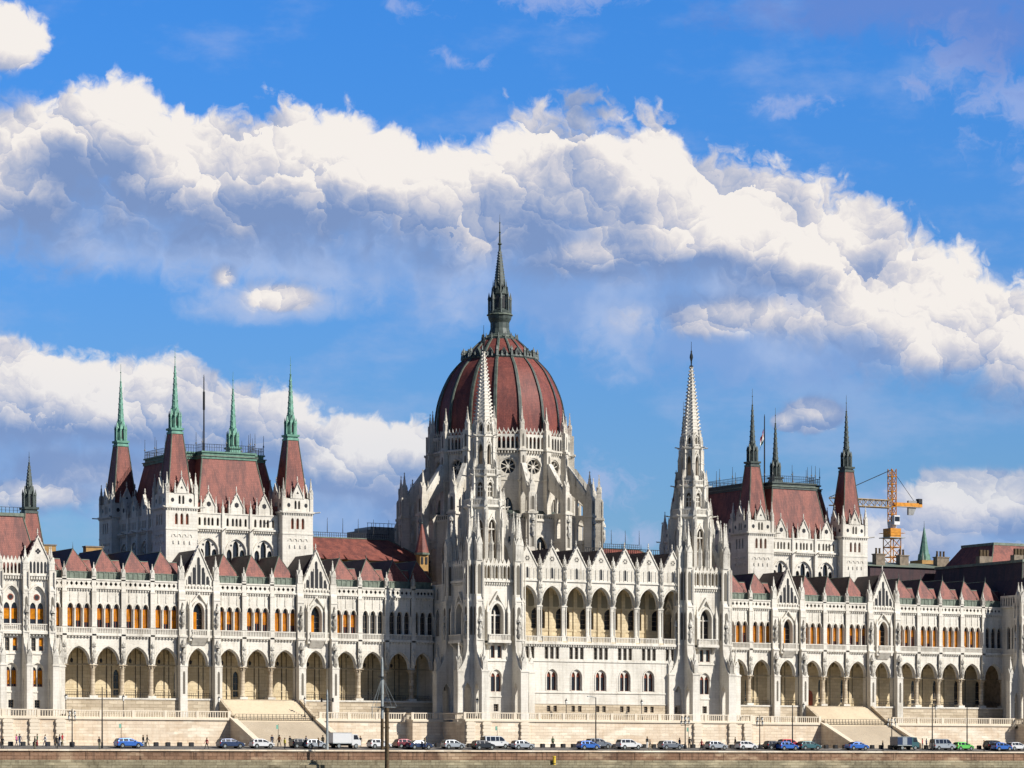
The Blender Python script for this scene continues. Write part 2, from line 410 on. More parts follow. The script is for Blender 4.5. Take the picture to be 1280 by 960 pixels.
# ------------------------------------------------------------------ the long river wings
A = 4.9; B = 5.95; C0 = 43.07
ZF, ZA, ZS, ZT = 10.5, 7.3, 15.8, 18.5      # arcade sill, terrace, arch spring, arch apex
rng_w = random.Random(3)
def wing(building, s):
    wall = MB('white_limestone'); W0 = thing_part('river_wing', building)
    edges = [24.6, 28.37, 33.27, 38.17, 43.07, 49.02, 53.92, 58.82, 63.72, 69.67, 74.57, 79.47, 84.37, 89.27, 94.2]
    kinds = ['n', 'n', 'n', 'n', 'g', 'n', 'n', 'n', 'g', 'n', 'n', 'n', 'n', 'n']
    bays = []
    for k in range(len(kinds)):
        a, b_ = edges[k], edges[k + 1]
        if s < 0: a, b_ = -b_, -a
        bays.append((a, b_, kinds[k], k))
    roof = MB('red_roof_tiles'); cop = MB('pale_copper'); I4 = Matrix.Identity(4)
    bal = MB('white_limestone')
    for a, b_, kd, k in bays:
        xc = (a + b_) / 2; w = b_ - a
        stair = 49 < abs(xc) < 63.9 and kd == 'n'
        ztop_arch = 20.1
        # ---- arcade storey
        hw = 1.93 if kd == 'n' else 1.72
        if w < 4.5: hw = 1.6
        wall.panel(a, b_, 15.6, ztop_arch, [arch(xc, hw, 15.6, ZS, ZT)], .95)
        arch_ring(wall, xc, hw, 15.6, ZS, ZT, .24, -.1, .02, legs=False)
        arch_ring(wall, xc, hw - .18, 15.6, ZS, ZT - .2, .18, .32, .6, legs=False)
        # vault ribs and ceiling behind
        for yy in (2.6, 4.4):
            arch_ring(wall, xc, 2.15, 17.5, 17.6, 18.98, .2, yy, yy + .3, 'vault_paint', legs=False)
        # balcony string
        wall.box(a, b_, -.42, 0, 20.1, 20.38); dentils(wall, a, b_, 19.86, 0, .3, .22, .5, .22)
        balustrade(bal, a + .35, b_ - .35, -.3, 20.38, 1.02, .27, t=.11)
        # ---- upper storey
        if kd == 'n':
            n = 3; ops = [arch(xc + (i - 1) * 1.37, .47, 21.2, 24.4, 25.15) for i in range(3)]
            wall.panel(a, b_, 20.38, 25.5, ops, .55)
            for i in range(4):
                x = xc + (i - 1.5) * 1.37
                wall.lathe([(.2, 21.2), (.12, 21.4), (.11, 24.1), (.2, 24.35)], 8, x, -.1)
            for i in range(3): arch_ring(wall, xc + (i - 1) * 1.37, .47, 24.3, 24.4, 25.15, .13, -.12, .02, legs=False)
            ops = [diamond(xc + (i - 1) * 1.37, 26.25, .15, .5) for i in range(3)]
            wall.panel(a, b_, 25.5, 27.1, ops, .3, back=False)
            wall.box(a, b_, .31, .34, 25.6, 27, 'shade_pane')
            for i in range(3): wall.frus(xc + (i - 1) * 1.37, -.02, 25.45, 26.9, .09, .05, 4)
            for i in range(3):
                if s < 0:
                    st = 'dark' if abs(xc) < 38 else rng_w.choice(['b0', 'b0', 'b.08', 'b.3', 'b.38', 'b.45', 'b.12'])
                else: st = 'dark' if abs(xc) > 89 else rng_w.choice(['b0', 'b0', 'b.05', 'b.25', 'b.12', 'b.6'])
                put_window(W0, I4, xc + (i - 1) * 1.37, .42, 21.2, win_mesh(.47, 3.95, 3.2, st))
        else:
            wall.panel(a, b_, 20.38, 27.1, [arch(xc, .98, 21.2, 24.0, 25.7)], .8)
            put_window(W0, I4, xc, .75, 21.2, win_mesh(.98, 4.5, 2.8, 'dark'))
            # one leaf of the blind hangs lit behind the opening
            wall.box(xc - .95, xc - .02, .6, .68, 21.25, 24.2, 'amber_blind')
            arch_ring(wall, xc, .98, 21.4, 24.0, 25.7, .3, -.35, .02)
            for q in (-1, 1):
                wall.prism([(xc + q * 1.9 if q < 0 else xc, 24.6 if q < 0 else 27.0), (xc if q < 0 else xc + 1.9, 27.0 if q < 0 else 24.6), (xc if q < 0 else xc + 1.9, 27.3 if q < 0 else 24.9), (xc - 1.9 if q < 0 else xc, 24.9 if q < 0 else 27.3)], -.4, 0)
                wall.box(xc + q * 1.55 - .2, xc + q * 1.55 + .2, -.75, 0, 19.6, 24.7)
                wall.frus(xc + q * 1.55, -.45, 24.7, 26.4, .26, 0, 4)
            wall.box(xc - 1.5, xc + 1.5, -1.0, -.42, 20.1, 20.38); balustrade(bal, xc - 1.35, xc + 1.35, -.88, 20.38, 1.02, .27, t=.11)
            wall.prismx([(-1.0, 20.1), (-.1, 20.1), (-.1, 18.9)], xc - 1.2, xc + 1.2)
        # ---- cornice and pierced parapet
        dentils(wall, a, b_, 27.1, 0, .24, .3, .42, .2)
        wall.box(a, b_, -.05, .5, 27.1, 27.4)
        wall.box(a, b_, -.38, .5, 27.4, 27.66)
        n = 6; pw = w / n
        if kd == 'n':
            wall.panel(a, b_, 27.66, 28.7, [diamond(a + (i + .5) * pw, 28.18, .27, .36) for i in range(n)], .2, y=-.2)
            wall.box(a, b_, -.3, .08, 28.7, 28.93)
            wall.box(a, b_, .25, .3, 27.66, 28.6, 'shade_pane')
        else:
            wall.box(a, b_, -.25, .4, 27.66, 28.3); dentils(wall, a, b_, 28.0, -.25, .22, .3, .5, .25)
            gable_parts(wall, xc, s)
        # ---- roof of the bay
        cop.box(a, b_, .55, .7, 28.6, 30.1)
        for i in range(6): cop.box(a + (i + .5) * w / 6 - .09, a + (i + .5) * w / 6 + .09, .47, .55, 28.95, 30.0)
        cop.box(a, b_, .45, .8, 30.0, 30.12)
        if kd == 'n':
            mid = 49 < abs(xc) < 64
            hw_ = 1.95 if mid else 2.25
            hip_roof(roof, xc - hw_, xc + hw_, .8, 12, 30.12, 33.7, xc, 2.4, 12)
            roof.frus(xc, 2.4, 33.6, 34.9, .06, .0, 4, mat='dark_copper')
            if not mid:
                roof.add([(xc + .8, 1.2, 31.0), (b_ + .3, 1.2, 30.12), (b_ + .1, 1.9, 32.0), (xc + .6, 1.9, 32.0), (b_ + .1, 3.2, 32.0), (xc + .6, 3.2, 32.0)], [(0, 1, 2, 3), (3, 2, 4, 5)])
                roof.box(xc + .5, b_ + .1, 1.86, 1.98, 31.96, 32.08, 'pale_copper')
        else:
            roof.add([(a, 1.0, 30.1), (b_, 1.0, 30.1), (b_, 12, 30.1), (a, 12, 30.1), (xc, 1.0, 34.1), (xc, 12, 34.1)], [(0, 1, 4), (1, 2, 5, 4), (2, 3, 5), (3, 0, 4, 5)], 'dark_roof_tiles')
    xs = sorted(set([a for a, *_ in bays] + [b_ for _, b_, *_ in bays]))
    x0, x1 = xs[0], xs[-1]
    # inner volume: arcade floor, vault, back wall, upper body
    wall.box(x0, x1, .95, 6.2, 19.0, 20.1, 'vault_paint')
    wall.box(x0, x1, -.2, 6.2, 9.9, 10.4, 'warm_limestone')
    ops = []; backw = MB('warm_limestone')
    for a, b_, kd, k in bays:
        xc = (a + b_) / 2
        if s > 0: ops.append(arch(xc + .9, .55, 11.2, 14.6, 15.6)); put_window(W0, I4, xc + .9, 5.98, 11.2, win_mesh(.55, 4.4, 3.4, 'dark'))
        elif k % 2 == 0 and k > 4: ops.append(arch(xc - 1.2, .5, 11.0, 14.2, 15.1)); put_window(W0, I4, xc - 1.2, 5.98, 11.0, win_mesh(.5, 4.1, 3.2, 'dark'))
    backw.panel(x0, x1, 10.4, 19.0, ops, .3, y=5.7)
    backw.box(x0, x1, 5.62, 5.7, 11.9, 12.05); backw.box(x0, x1, 5.6, 5.7, 15.7, 15.95)
    for a, b_, kd, k in bays:
        backw.box(a - .3, a + .3, 5.63, 5.7, 10.4, 19.0)
        for q in (-.42, .42): backw.box(a + q - .035, a + q + .035, 5.62, 5.69, 10.4, 18.6, 'black_iron')
        wall.box(a + .4, b_ - .4, .42, .46, 15.62, 15.68, 'black_iron')
        if not (49 < abs((a + b_) / 2) < 63.9):
            for z in (11.35, 11.0): wall.box(a + .4, b_ - .4, .42, .46, z, z + .05, 'black_iron')
            for j in range(14): wall.box(a + .5 + j * (b_ - a - 1) / 13 - .015, a + .5 + j * (b_ - a - 1) / 13 + .015, .42, .46, 10.5, 11.35, 'black_iron')
        xm = (a + b_) / 2; wall.box(xm - .02, xm + .02, 2.9, 2.94, 16.6, 19.0, 'black_iron'); wall.lathe([(.05, 16.0), (.24, 16.15), (.26, 16.5), (.05, 16.75)], 6, xm, 2.92, 'black_iron')
    backw.build('arcade_back_wall', W0)
    if s > 0:
        d = MB('red_wood'); arch_pane(d, 0, .8, 0, 2.3, 3.0, -.02, 'red_wood'); d.box(-.78, -.04, -.1, -.03, 0, 2.3, 'amber_blind'); d.box(.04, .78, -.1, -.03, 0, 2.3, 'red_wood')
        o = d.build('portal_door', W0); o.location = (54.6, 5.6, 10.42)
    wall.box(x0, x1, 1.5, 22, 20.4, 30.1, 'brown_stone')
    roof.box(x0, x1, .85, 12, 29.6, 30.2, 'dark_roof_tiles')
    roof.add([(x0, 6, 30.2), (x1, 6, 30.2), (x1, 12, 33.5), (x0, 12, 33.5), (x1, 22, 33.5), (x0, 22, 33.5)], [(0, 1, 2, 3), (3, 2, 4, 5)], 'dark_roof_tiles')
    # ---- piers, columns, pilasters, pinnacles
    pinS = pinnacle_mesh(.3, .55, 1.7); pinB = pinnacle_mesh(.42, 1.2, 2.7)
    gedge = {43.07, 49.02, 63.72, 69.67}
    for x in xs:
        ax = round(abs(x), 2)
        if ax < 25: continue
        if ax in gedge:
            out = 1 if (ax in (49.02, 69.67)) else -1       # which side of the gabled bay
            wall.box(x - .62, x + .62, -1.35, .95, ZA - .3, 15.6)
            wall.prismx([(-1.35, 15.6), (-.95, 17.2), (-.95, 19.9), (-.7, 20.6), (-.7, 27.2), (-.5, 27.6), (-.5, 29.2), (.3, 29.2), (.3, 15.6)], x - .55, x + .55)
            seam = MB('black_iron'); seam.bar((x - .66, -.12, 10.6), (x - .66, -.12, 27.2), .06); seam.bar((x + .66, -.12, 10.6), (x + .66, -.12, 27.2), .06); seam.build('crevice_bar', W0)  # dark bars added to darken the crevices beside the piers
            for z0_, z1_ in ((11.2, 14.8), (17.6, 19.4), (23.0, 25.6)): arch_pane(wall, x, .2, z0_, z1_ - .4, z1_, (-1.36 if z0_ < 15 else (-.96 if z0_ < 20 else -.71)), 'niche_shade_stone')
            wall.box(x - .68, x + .68, -1.42, 0, 15.5, 15.75); wall.box(x - .62, x + .62, -1.1, 0, 20.1, 20.4)
            wall.box(x - .6, x + .6, -.8, 0, 26.0, 26.2); wall.box(x - .5, x + .5, -.9, -.7, 22.2, 22.4)
            inst(statue_mesh(), 'pier_statue', W0, (x, -1.25, 16.4)); inst(statue_mesh(), 'pier_statue', W0, (x, -.95, 22.4), sc=.8)
            inst(pinB, 'pinnacle', W0, (x, -.1, 29.2))
        else:
            inst(column_mesh(5.15, .42), 'column', W0, (x, .45, ZF))
            wall.box(x - .4, x + .4, -.02, .9, 15.6, 15.9)
            wall.prismx([(-.08, 15.9), (-.42, 17.0), (-.42, 27.3), (-.3, 27.6), (-.3, 29.3), (.1, 29.3), (.1, 15.9)], x - .36, x + .36)
            seam = MB('black_iron'); seam.bar((x - .44, -.1, 15.9), (x - .44, -.1, 27.2), .055); seam.bar((x - .44, -.1, 27.2), (x - .3, -.4, 27.5), .055); seam.build('crevice_bar', W0)  # dark bar added as a shade line along the pilaster edge
            wall.box(x - .42, x + .42, -.5, 0, 26.9, 27.1); wall.box(x - .44, x + .44, -.52, 0, 21.5, 21.65)
            inst(statue_mesh(), 'pier_statue', W0, (x, -.36, 16.6), sc=.85)
            inst(pinS, 'pinnacle', W0, (x, -.12, 29.3))
    # plinth below the arcade
    pl = MB('plinth_ashlar')
    segs = [(24.6, 49.3), (63.4, 94.2)]
    for p, q in segs:
        if s < 0: p, q = -q, -p
        pl.box(p, q, -.5, .95, ZA - .2, 10.25); pl.box(p, q, -.62, .95, 10.25, ZF, 'white_limestone')
    p, q = (49.3, 63.4) if s > 0 else (-63.4, -49.3)
    pl.box(p, q, -.2, .95, ZA - .2, ZF - .02)
    for i in range(16):
        pl.box(p, q, -.2 - (i + 1) * .36, -.2 - i * .36, ZA - .2, ZF - .05 - (i + .5) * 3.1 / 16, 'stair_stone')
    for xx in (p, q):
        pl.prismx([(-.2, 10.7), (-.2, ZA - .2), (-7.2, ZA - .2), (-7.2, 7.75), (-6.2, 7.8), (-1.2, 10.6)], xx - .25, xx + .25, 'plinth_ashlar')
    pl.build('plinth', W0)
    wall.build('facade_wall', W0); bal.build('balustrade', W0); roof.build('roof', W0); cop.build('gutter', W0)
    return W0
def thing_part(name, parent):
    o = bpy.data.objects.new(name, None); COL.objects.link(o); o.parent = parent; o.empty_display_size = .5
    return o
def gable_parts(wall, xc, s):
    z0 = 28.3; za = 34.5
    ops = []
    for i, t in enumerate((-2, -1, 0, 1, 2)):
        top = (29.9, 31.3, 32.9, 31.3, 29.9)[i]
        ops.append((t * .78, top))
    gable_mesh_into(wall, xc, 2.3, z0, 29.6, za, -.2, .5)
    for x, top in ops: arch_pane(wall, xc + x, .24, z0 + .25, top - .35, top, -.215, 'shade_pane')
    for i in range(6): wall.box(xc + (i - 2.5) * .78 - .08, xc + (i - 2.5) * .78 + .08, -.34, -.2, z0 + .2, 29.3 + 1.2 * (2.5 - abs(i - 2.5)))
# ------------------------------------------------------------------ buttress with a flying foot
def buttress(mb, W, M, wid=1.35, ztop=29.5, out=4.2, pin=None, foot=True, hi=1.15):
    """local frame: wall at y=0, projecting to -y, centred x=0"""
    old = mb.M; mb.M = M
    h = wid / 2
    # upper shaft
    mb.prismx([(-hi, 19.2), (-hi, 26.5), (-hi + .25, 27.2), (-hi + .25, ztop), (.2, ztop), (.2, 19.2)], -h, h)
    for z0_, z1_ in ((21.0, 25.6), (27.6, ztop - .6)):
        if z1_ - z0_ < 1.5: continue
        arch_pane(mb, 0, h * .5, z0_, z1_ - .5, z1_, -hi - .006 + (.25 if z0_ > 27 else 0), 'niche_shade_stone')
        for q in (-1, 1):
            mb.M = M @ T(q * h, -hi * .45) @ rotz(q * PI / 2); arch_ring(mb, 0, hi * .22, z0_, z1_ - .5, z1_, .09, -.06, .02); arch_pane(mb, 0, hi * .22, z0_, z1_ - .5, z1_, -.006, 'niche_shade_stone'); mb.M = M
    for z_ in (22.0, 24.2, 26.0):
        for q in (-1, 1): mb.frus(q * (h - .05), -hi - .02, z_, z_ + .9, .13, 0, 4)
    for q in (-1, 1): mb.box(q * h - .09, q * h + .09, -hi - .09, -hi + .05, 19.3, ztop - .1)
    mb.box(-h - .1, h + .1, -hi - .12, 0, 20.1, 20.38); mb.box(-h - .08, h + .08, -hi - .1, 0, 26.4, 26.7)
    if foot:
        g = out - hi
        prof = [(-hi, 19.8), (-hi - .1, 18.6), (-hi - .22 * g, 17.3), (-hi - .55 * g, 16.1), (-out + .1, 15.2), (-out + 1.1, 15.2), (-out + 1.1, 11.4)]
        ax0, ax1 = -out + 1.1, -.4; aw = (ax1 - ax0)
        low = [(ax0 + .12 * aw, 12.5), (ax0 + .5 * aw, 13.3), (ax0 + .88 * aw, 12.5), (ax1, 11.4), (ax1, ZA - .3), (.2, ZA - .3), (.2, 19.8)]
        mb.prismx(prof + low, -h + .005, h - .005)
        mb.box(-h - .05, h + .05, -out, -out + 1.1, ZA - .3, 15.3)
        mb.box(-h - .14, h + .14, -out - .1, -out + 1.15, 15.0, 15.25); mb.box(-h - .12, h + .12, -out - .08, -out + 1.15, ZA - .3, 8.4)
        p = M @ Vector((0, -out + .52, 15.25)); inst(pinnacle_mesh(.42, 1.3, 3.2), 'pinnacle', W, p, M.to_euler().z)
        p = M @ Vector((0, -out + 1.35, 15.9)); inst(pinnacle_mesh(.2, .6, 1.6), 'pinnacle', W, p, M.to_euler().z)
    p = M @ Vector((0, -hi - .1, 21.2)); inst(statue_mesh(), 'pier_statue', W, p, M.to_euler().z, .9)
    if pin:
        p = M @ Vector((0, -hi + .65, ztop)); inst(pin, 'pinnacle', W, p, M.to_euler().z)
    mb.M = old

def lower_bay(mb, bal, W, M, x0, x1, top=19.9, amber=True, kind='pav'):
    """basement, two window storeys, for pavilion and spire towers (local frame)"""
    xc = (x0 + x1) / 2; mb.M = M
    # basement
    mb.panel(x0, x1, ZA - .3, 11.2, [rect(xc, .45, 8.7, 9.9)], .5); put_window(W, M, xc, .4, 8.7, win_mesh(.45, 1.2, 1, 'dark', 0, 'rect'))
    mb.box(x0, x1, -.12, 0, 11.0, 11.25)
    # coupled windows
    ops = [arch(xc, .98, 11.9, 14.3, 15.5, kind='r')]
    mb.panel(x0, x1, 11.25, 16.8, ops, .55)
    arch_ring(mb, xc, .98, 14.0, 14.3, 15.5, .2, -.12, .02, legs=False)
    for q in (-1, 1):
        put_window(W, M, xc + q * .5, .42, 11.9, win_mesh(.4, 3.1, 2.5, 'b.15' if amber else 'redframe'))
    mb.panel(xc - .98, xc + .98, 11.9, 15.6, [arch(xc - .5, .42, 11.9, 14.2, 14.9), arch(xc + .5, .42, 11.9, 14.2, 14.9)], .2, y=.2, back=False)
    mb.box(x0, x1, -.14, 0, 16.8, 17.02)
    # square headed pair
    mb.panel(x0, x1, 17.02, top, [rect(xc - .62, .36, 17.35, 19.35), rect(xc + .62, .36, 17.35, 19.35)], .4)
    for q in (-1, 1):
        put_window(W, M, xc + q * .62, .3, 17.35, win_mesh(.36, 2.0, 1.9, 'half' if q > 0 and amber else ('redframe' if not amber else 'dark'), 0, 'rect'))
    mb.box(xc - 1.2, xc - 1.04, -.08, 0, 17.2, 19.55); mb.box(xc + 1.04, xc + 1.2, -.08, 0, 17.2, 19.55); mb.box(xc - 1.2, xc + 1.2, -.1, 0, 19.4, 19.6)
    mb.M = Matrix.Identity(4)

def pavilion(building, s):
    W = thing_part('end_pavilion', building)
    mb = MB('white_limestone'); bal = MB('white_limestone'); roof = MB('red_roof_tiles')
    Y = -5.6; X0 = 93.6; pitch = 4.2
    xs = [X0 + pitch * i for i in range(6)]
    for i in range(5):
        a, b_ = xs[i], xs[i + 1]
        if s < 0: a, b_ = -b_, -a
        xc = (a + b_) / 2; M = T(0, Y)
        lower_bay(mb, bal, W, M, a, b_)
        mb.M = M
        mb.box(a, b_, -.75, .3, 19.9, 20.3); dentils(mb, a, b_, 19.6, 0, .5, .28, .5, .2)
        bal.M = M; balustrade(bal, a + .6, b_ - .6, -.55, 20.3, 1.15, .28, t=.12)
        # tall traceried window
        mb.panel(a, b_, 20.3, 28.2, [arch(xc, 1.35, 21.2, 24.8, 27.2)], .6)
        arch_ring(mb, xc, 1.35, 21.4, 24.8, 27.2, .3, -.25, .02); arch_ring(mb, xc, 1.15, 24.6, 24.8, 26.9, .2, .1, .3, legs=False)
        mb.panel(xc - 1.36, xc + 1.36, 21.2, 27.2, [arch(xc - .62, .5, 21.2, 23.8, 24.7), arch(xc + .62, .5, 21.2, 23.8, 24.7)], .25, y=.3, back=False)
        mb.add([(xc + .52 * math.cos(t * PI / 5), .28, 25.5 + .52 * math.sin(t * PI / 5)) for t in range(10)], [tuple(range(10))], 'red_wood')
        mb.add([(xc + .36 * math.cos(t * PI / 5), .26, 25.5 + .36 * math.sin(t * PI / 5)) for t in range(10)], [tuple(range(10))], 'shade_pane')
        for q in (-1, 1): put_window(W, M, xc + q * .62, .5, 21.2, win_mesh(.5, 3.5, 2.6, 'half'))
        mb.M = M
        dentils(mb, a, b_, 28.2, 0, .4, .5, .42, .22); mb.box(a, b_, -.12, .4, 28.2, 28.7); mb.box(a, b_, -.5, .4, 28.7, 28.95)
        if i in (0, 2, 4):
            z0 = 28.95; gable_mesh_into(mb, xc, 2.05, z0, 30.6, 34.7, -.25, .5)
            for t in range(5): arch_pane(mb, xc + (t - 2) * .58, .19, z0 + .2, 30.5, 30.95, -.265, 'shade_pane')
            for dx, dz in ((0, .25), (0, -.25), (.25, 0), (-.25, 0)):
                mb.add([(xc + dx + .2 * math.cos(t * PI / 4), -.27, 32.5 + dz + .2 * math.sin(t * PI / 4)) for t in range(8)], [tuple(range(8))], 'shade_pane')
            roof.add([(a, Y, 30), (b_, Y, 30), (b_, 4, 30), (a, 4, 30), (xc, Y + .2, 34.3), (xc, 4, 34.3)], [(0, 1, 4), (1, 2, 5, 4), (3, 0, 4, 5)], 'dark_roof_tiles')
        else:
            z0 = 28.95
            mb.panel(a, b_, z0, 31.0, [arch(a + (j + .5) * (b_ - a) / 7, .2, z0 + .1, 30.3, 30.7) for j in range(7)], .2, y=-.25)
            for j in range(7):
                x = a + (j + .5) * (b_ - a) / 7; mb.prism([(x - .28, 31), (x + .28, 31), (x, 31.75)], -.25, -.05)
        mb.M = Matrix.Identity(4)
    for i, x in enumerate(xs):
        buttress(mb, W, T(s * x, Y), .9, 29.6, 2.4, pinnacle_mesh(.42, 1.0, 2.7), hi=.9)
    xa, xb = (X0, xs[-1]) if s > 0 else (-xs[-1], -X0)
    # side wall toward the centre
    M = T(s * X0, 0) @ rotz(-s * PI / 2)      # outward normal: toward the centre
    mb.M = M
    # local x runs along y (sign depends)
    x0, x1 = (0, 5.6) if s > 0 else (-5.6, 0)
    cx = (x0 + x1) / 2
    mb.panel(x0, x1, ZA - .3, 16.8, [arch(cx, 1.3, ZA, 11.5, 13.2)], .5)
    mb.panel(x0, x1, 16.8, 20.1, [rect(cx, .4, 17.35, 19.35)], .4)
    mb.panel(x0, x1, 20.1, 28.7, [arch(cx - .7, .45, 21.2, 24.4, 25.3), arch(cx + .7, .45, 21.2, 24.4, 25.3)], .5)
    mb.box(x0, x1, -.4, 0, 20.1, 20.38); mb.box(x0, x1, -.45, 0, 28.7, 28.95); mb.box(x0, x1, -.12, 0, 16.8, 17.0)
    mb.panel(x0, x1, 28.95, 31.0, [arch(x0 + (j + .5) * .7, .2, 29.1, 30.3, 30.7) for j in range(8)], .2, y=-.2)
    for q in (-1, 1): put_window(W, M, cx + q * .7, .4, 21.2, win_mesh(.45, 4.1, 3.2, 'dark'))
    put_window(W, M, cx, .3, 17.35, win_mesh(.4, 2.0, 1.9, 'dark', 0, 'rect')); put_window(W, M, cx, .45, ZA, win_mesh(1.3, 5.9, 4.2, 'dark', 1))
    mb.M = Matrix.Identity(4)
    buttress(mb, W, T(s * X0, Y + .6) @ rotz(-s * PI / 2), .9, 29.6, 2.4, pinnacle_mesh(.42, 1.0, 2.7), hi=.7)
    mb.box(xa + .55, xb, Y + .6, 20, ZA - .3, 29.6, 'brown_stone') if s > 0 else mb.box(xa, xb - .55, Y + .6, 20, ZA - .3, 29.6, 'brown_stone')
    # mansard roof with copper ridge and the corner turret
    yb, yt = -3.5, 0.5
    def mans(x0, x1, y0, y1, z0, z1, ins, mat):
        roof.add([(x0, y0, z0), (x1, y0, z0), (x1, y1, z0), (x0, y1, z0), (x0 + ins, y0 + ins, z1), (x1 - ins, y0 + ins, z1), (x1 - ins, y1 - ins, z1), (x0 + ins, y1 - ins, z1)],
                 [(0, 1, 5, 4), (1, 2, 6, 5), (2, 3, 7, 6), (3, 0, 4, 7), (4, 5, 6, 7)], mat)
        roof.box(x0 + ins - .25, x1 - ins + .25, y0 + ins - .25, y1 - ins + .25, z1 - .25, z1 + .25, 'pale_copper')
        for px, py in ((x0, y0), (x1, y0)):
            roof.bar((px, py, z0), (px + (ins if px == x0 else -ins), py + ins, z1), .12, 'pale_copper')
    if s < 0: mans(-116, -94.9, -4.3, 18, 29.6, 38.2, 2.0, 'red_roof_tiles')
    else: mans(94.9, 116, -4.3, 24, 29.6, 37.4, 1.2, 'dark_roof_tiles')  # dark tiles here paint the shade of the roof's left face
    rl = MB('black_iron')
    zz = 38.45 if s < 0 else 37.65
    rx0, rx1 = (-114, -97) if s < 0 else (97, 114)
    for i in range(28):
        x = rx0 + (rx1 - rx0) * i / 27; rl.box(x - .03, x + .03, -2.2, -2.14, zz, zz + .9)
    rl.box(rx0, rx1, -2.2, -2.14, zz + .86, zz + .92); rl.box(rx0, rx1, -2.2, -2.14, zz + .4, zz + .44)
    rl.build('ridge_railing', W)
    if s > 0:
        # higher rear roof with chimneys
        mans(102.3, 122, 14, 30, 37.2, 42.1, 3.2, 'red_roof_tiles')
        for cx_, cy_, n in ((101.6, 6, 5), (98.2, 12, 3)):
            for j in range(n): roof.box(cx_ + j * .75, cx_ + j * .75 + .5, cy_, cy_ + .5, 39.2, 40.4, 'rust_brown')
            roof.box(cx_ - .4, cx_ + n * .75 + .2, cy_ - .3, cy_ + .9, 37.0, 39.2, 'brown_stone')
    tx, ty = s * 95.1, -.5
    if s < 0: spire_roof(W, tx, ty, 30, 38.6, 2.2, 1.0, 'dark_copper', 'pav', H=6.6)
    mb.build('facade_wall', W); bal.build('balustrade', W); roof.build('roof', W)

def spire_roof(W, x, y, z0, z1, r0, r1, cmat, tagk, H=12.0):
    """red pyramid from z0 to z1, copper lantern and needle above; H: needle height"""
    mb = MB('red_roof_tiles')
    mb.frus(x, y, z0, z1, r0, r1, 4)
    for k in range(4):
        a = PI / 4 + k * PI / 2; q = math.sqrt(2)
        mb.bar((x + r0 * q * math.cos(a), y + r0 * q * math.sin(a), z0), (x + r1 * q * math.cos(a), y + r1 * q * math.sin(a), z1), .1, 'pale_copper')
    mb.build('spire_roof', W)
    c = MB(cmat)
    c.frus(x, y, z1, z1 + .35, r1 * 1.1, r1 * 1.1, 4); c.frus(x, y, z1 + .35, z1 + .6, r1 * .95, r1 * .95, 4); c.frus(x, y, z1 + .6, z1 + .95, r1 * 1.15, r1 * 1.2, 4)
    zb = z1 + .95
    c.frus(x, y, zb, zb + .9, r1 * .62, r1 * .6, 8)
    for k in range(8):
        a = PI / 8 + k * PI / 4
        px, py = x + r1 * .98 * math.cos(a), y + r1 * .98 * math.sin(a)
        c.box(px - .1, px + .1, py - .1, py + .1, zb, zb + 1.9); c.frus(px, py, zb + 1.9, zb + 2.9, .14, 0, 4)
        c.bar((px, py, zb + 1.7), (x + r1 * .6 * math.cos(a), y + r1 * .6 * math.sin(a), zb + 2.2), .08)
    c.frus(x, y, zb, zb + 2.6, r1 * .66, r1 * .6, 8)
    for k in range(4):
        a = k * PI / 2; c.M = T(x, y) @ rotz(a)
        arch_pane(c, 0, r1 * .22, zb + .4, zb + 1.3, zb + 1.8, -r1 * .69, 'shade_pane')
        c.prism([(-r1 * .45, zb + 2.0), (r1 * .45, zb + 2.0), (0, zb + 3.3)], -r1 * .75, -r1 * .4)
    c.M = Matrix.Identity(4)
    zn = zb + 2.6
    c.frus(x, y, zn, zn + H * .62, r1 * .56, .13, 8)
    for i in range(1, 8):
        z = zn + H * .62 * i / 8; rr = r1 * .56 * (1 - i / 8) + .13 * i / 8
        for k in range(4):
            a = PI / 4 + k * PI / 2; c.frus(x + rr * 1.1 * math.cos(a), y + rr * 1.1 * math.sin(a), z - .05, z + .18, .07, .03, 4)
    z = zn + H * .62
    q = min(1, H / 11); c.lathe([(.1, z), (.2, z + .15), (.07, z + .3), (.05, z + 1.6 * q), (.13, z + 1.7 * q), (.04, z + 1.85 * q), (.03, z + 2.9 * q), (.01, z + 3.2 * q)], 6, x, y)
    c.build('copper_spire', W)

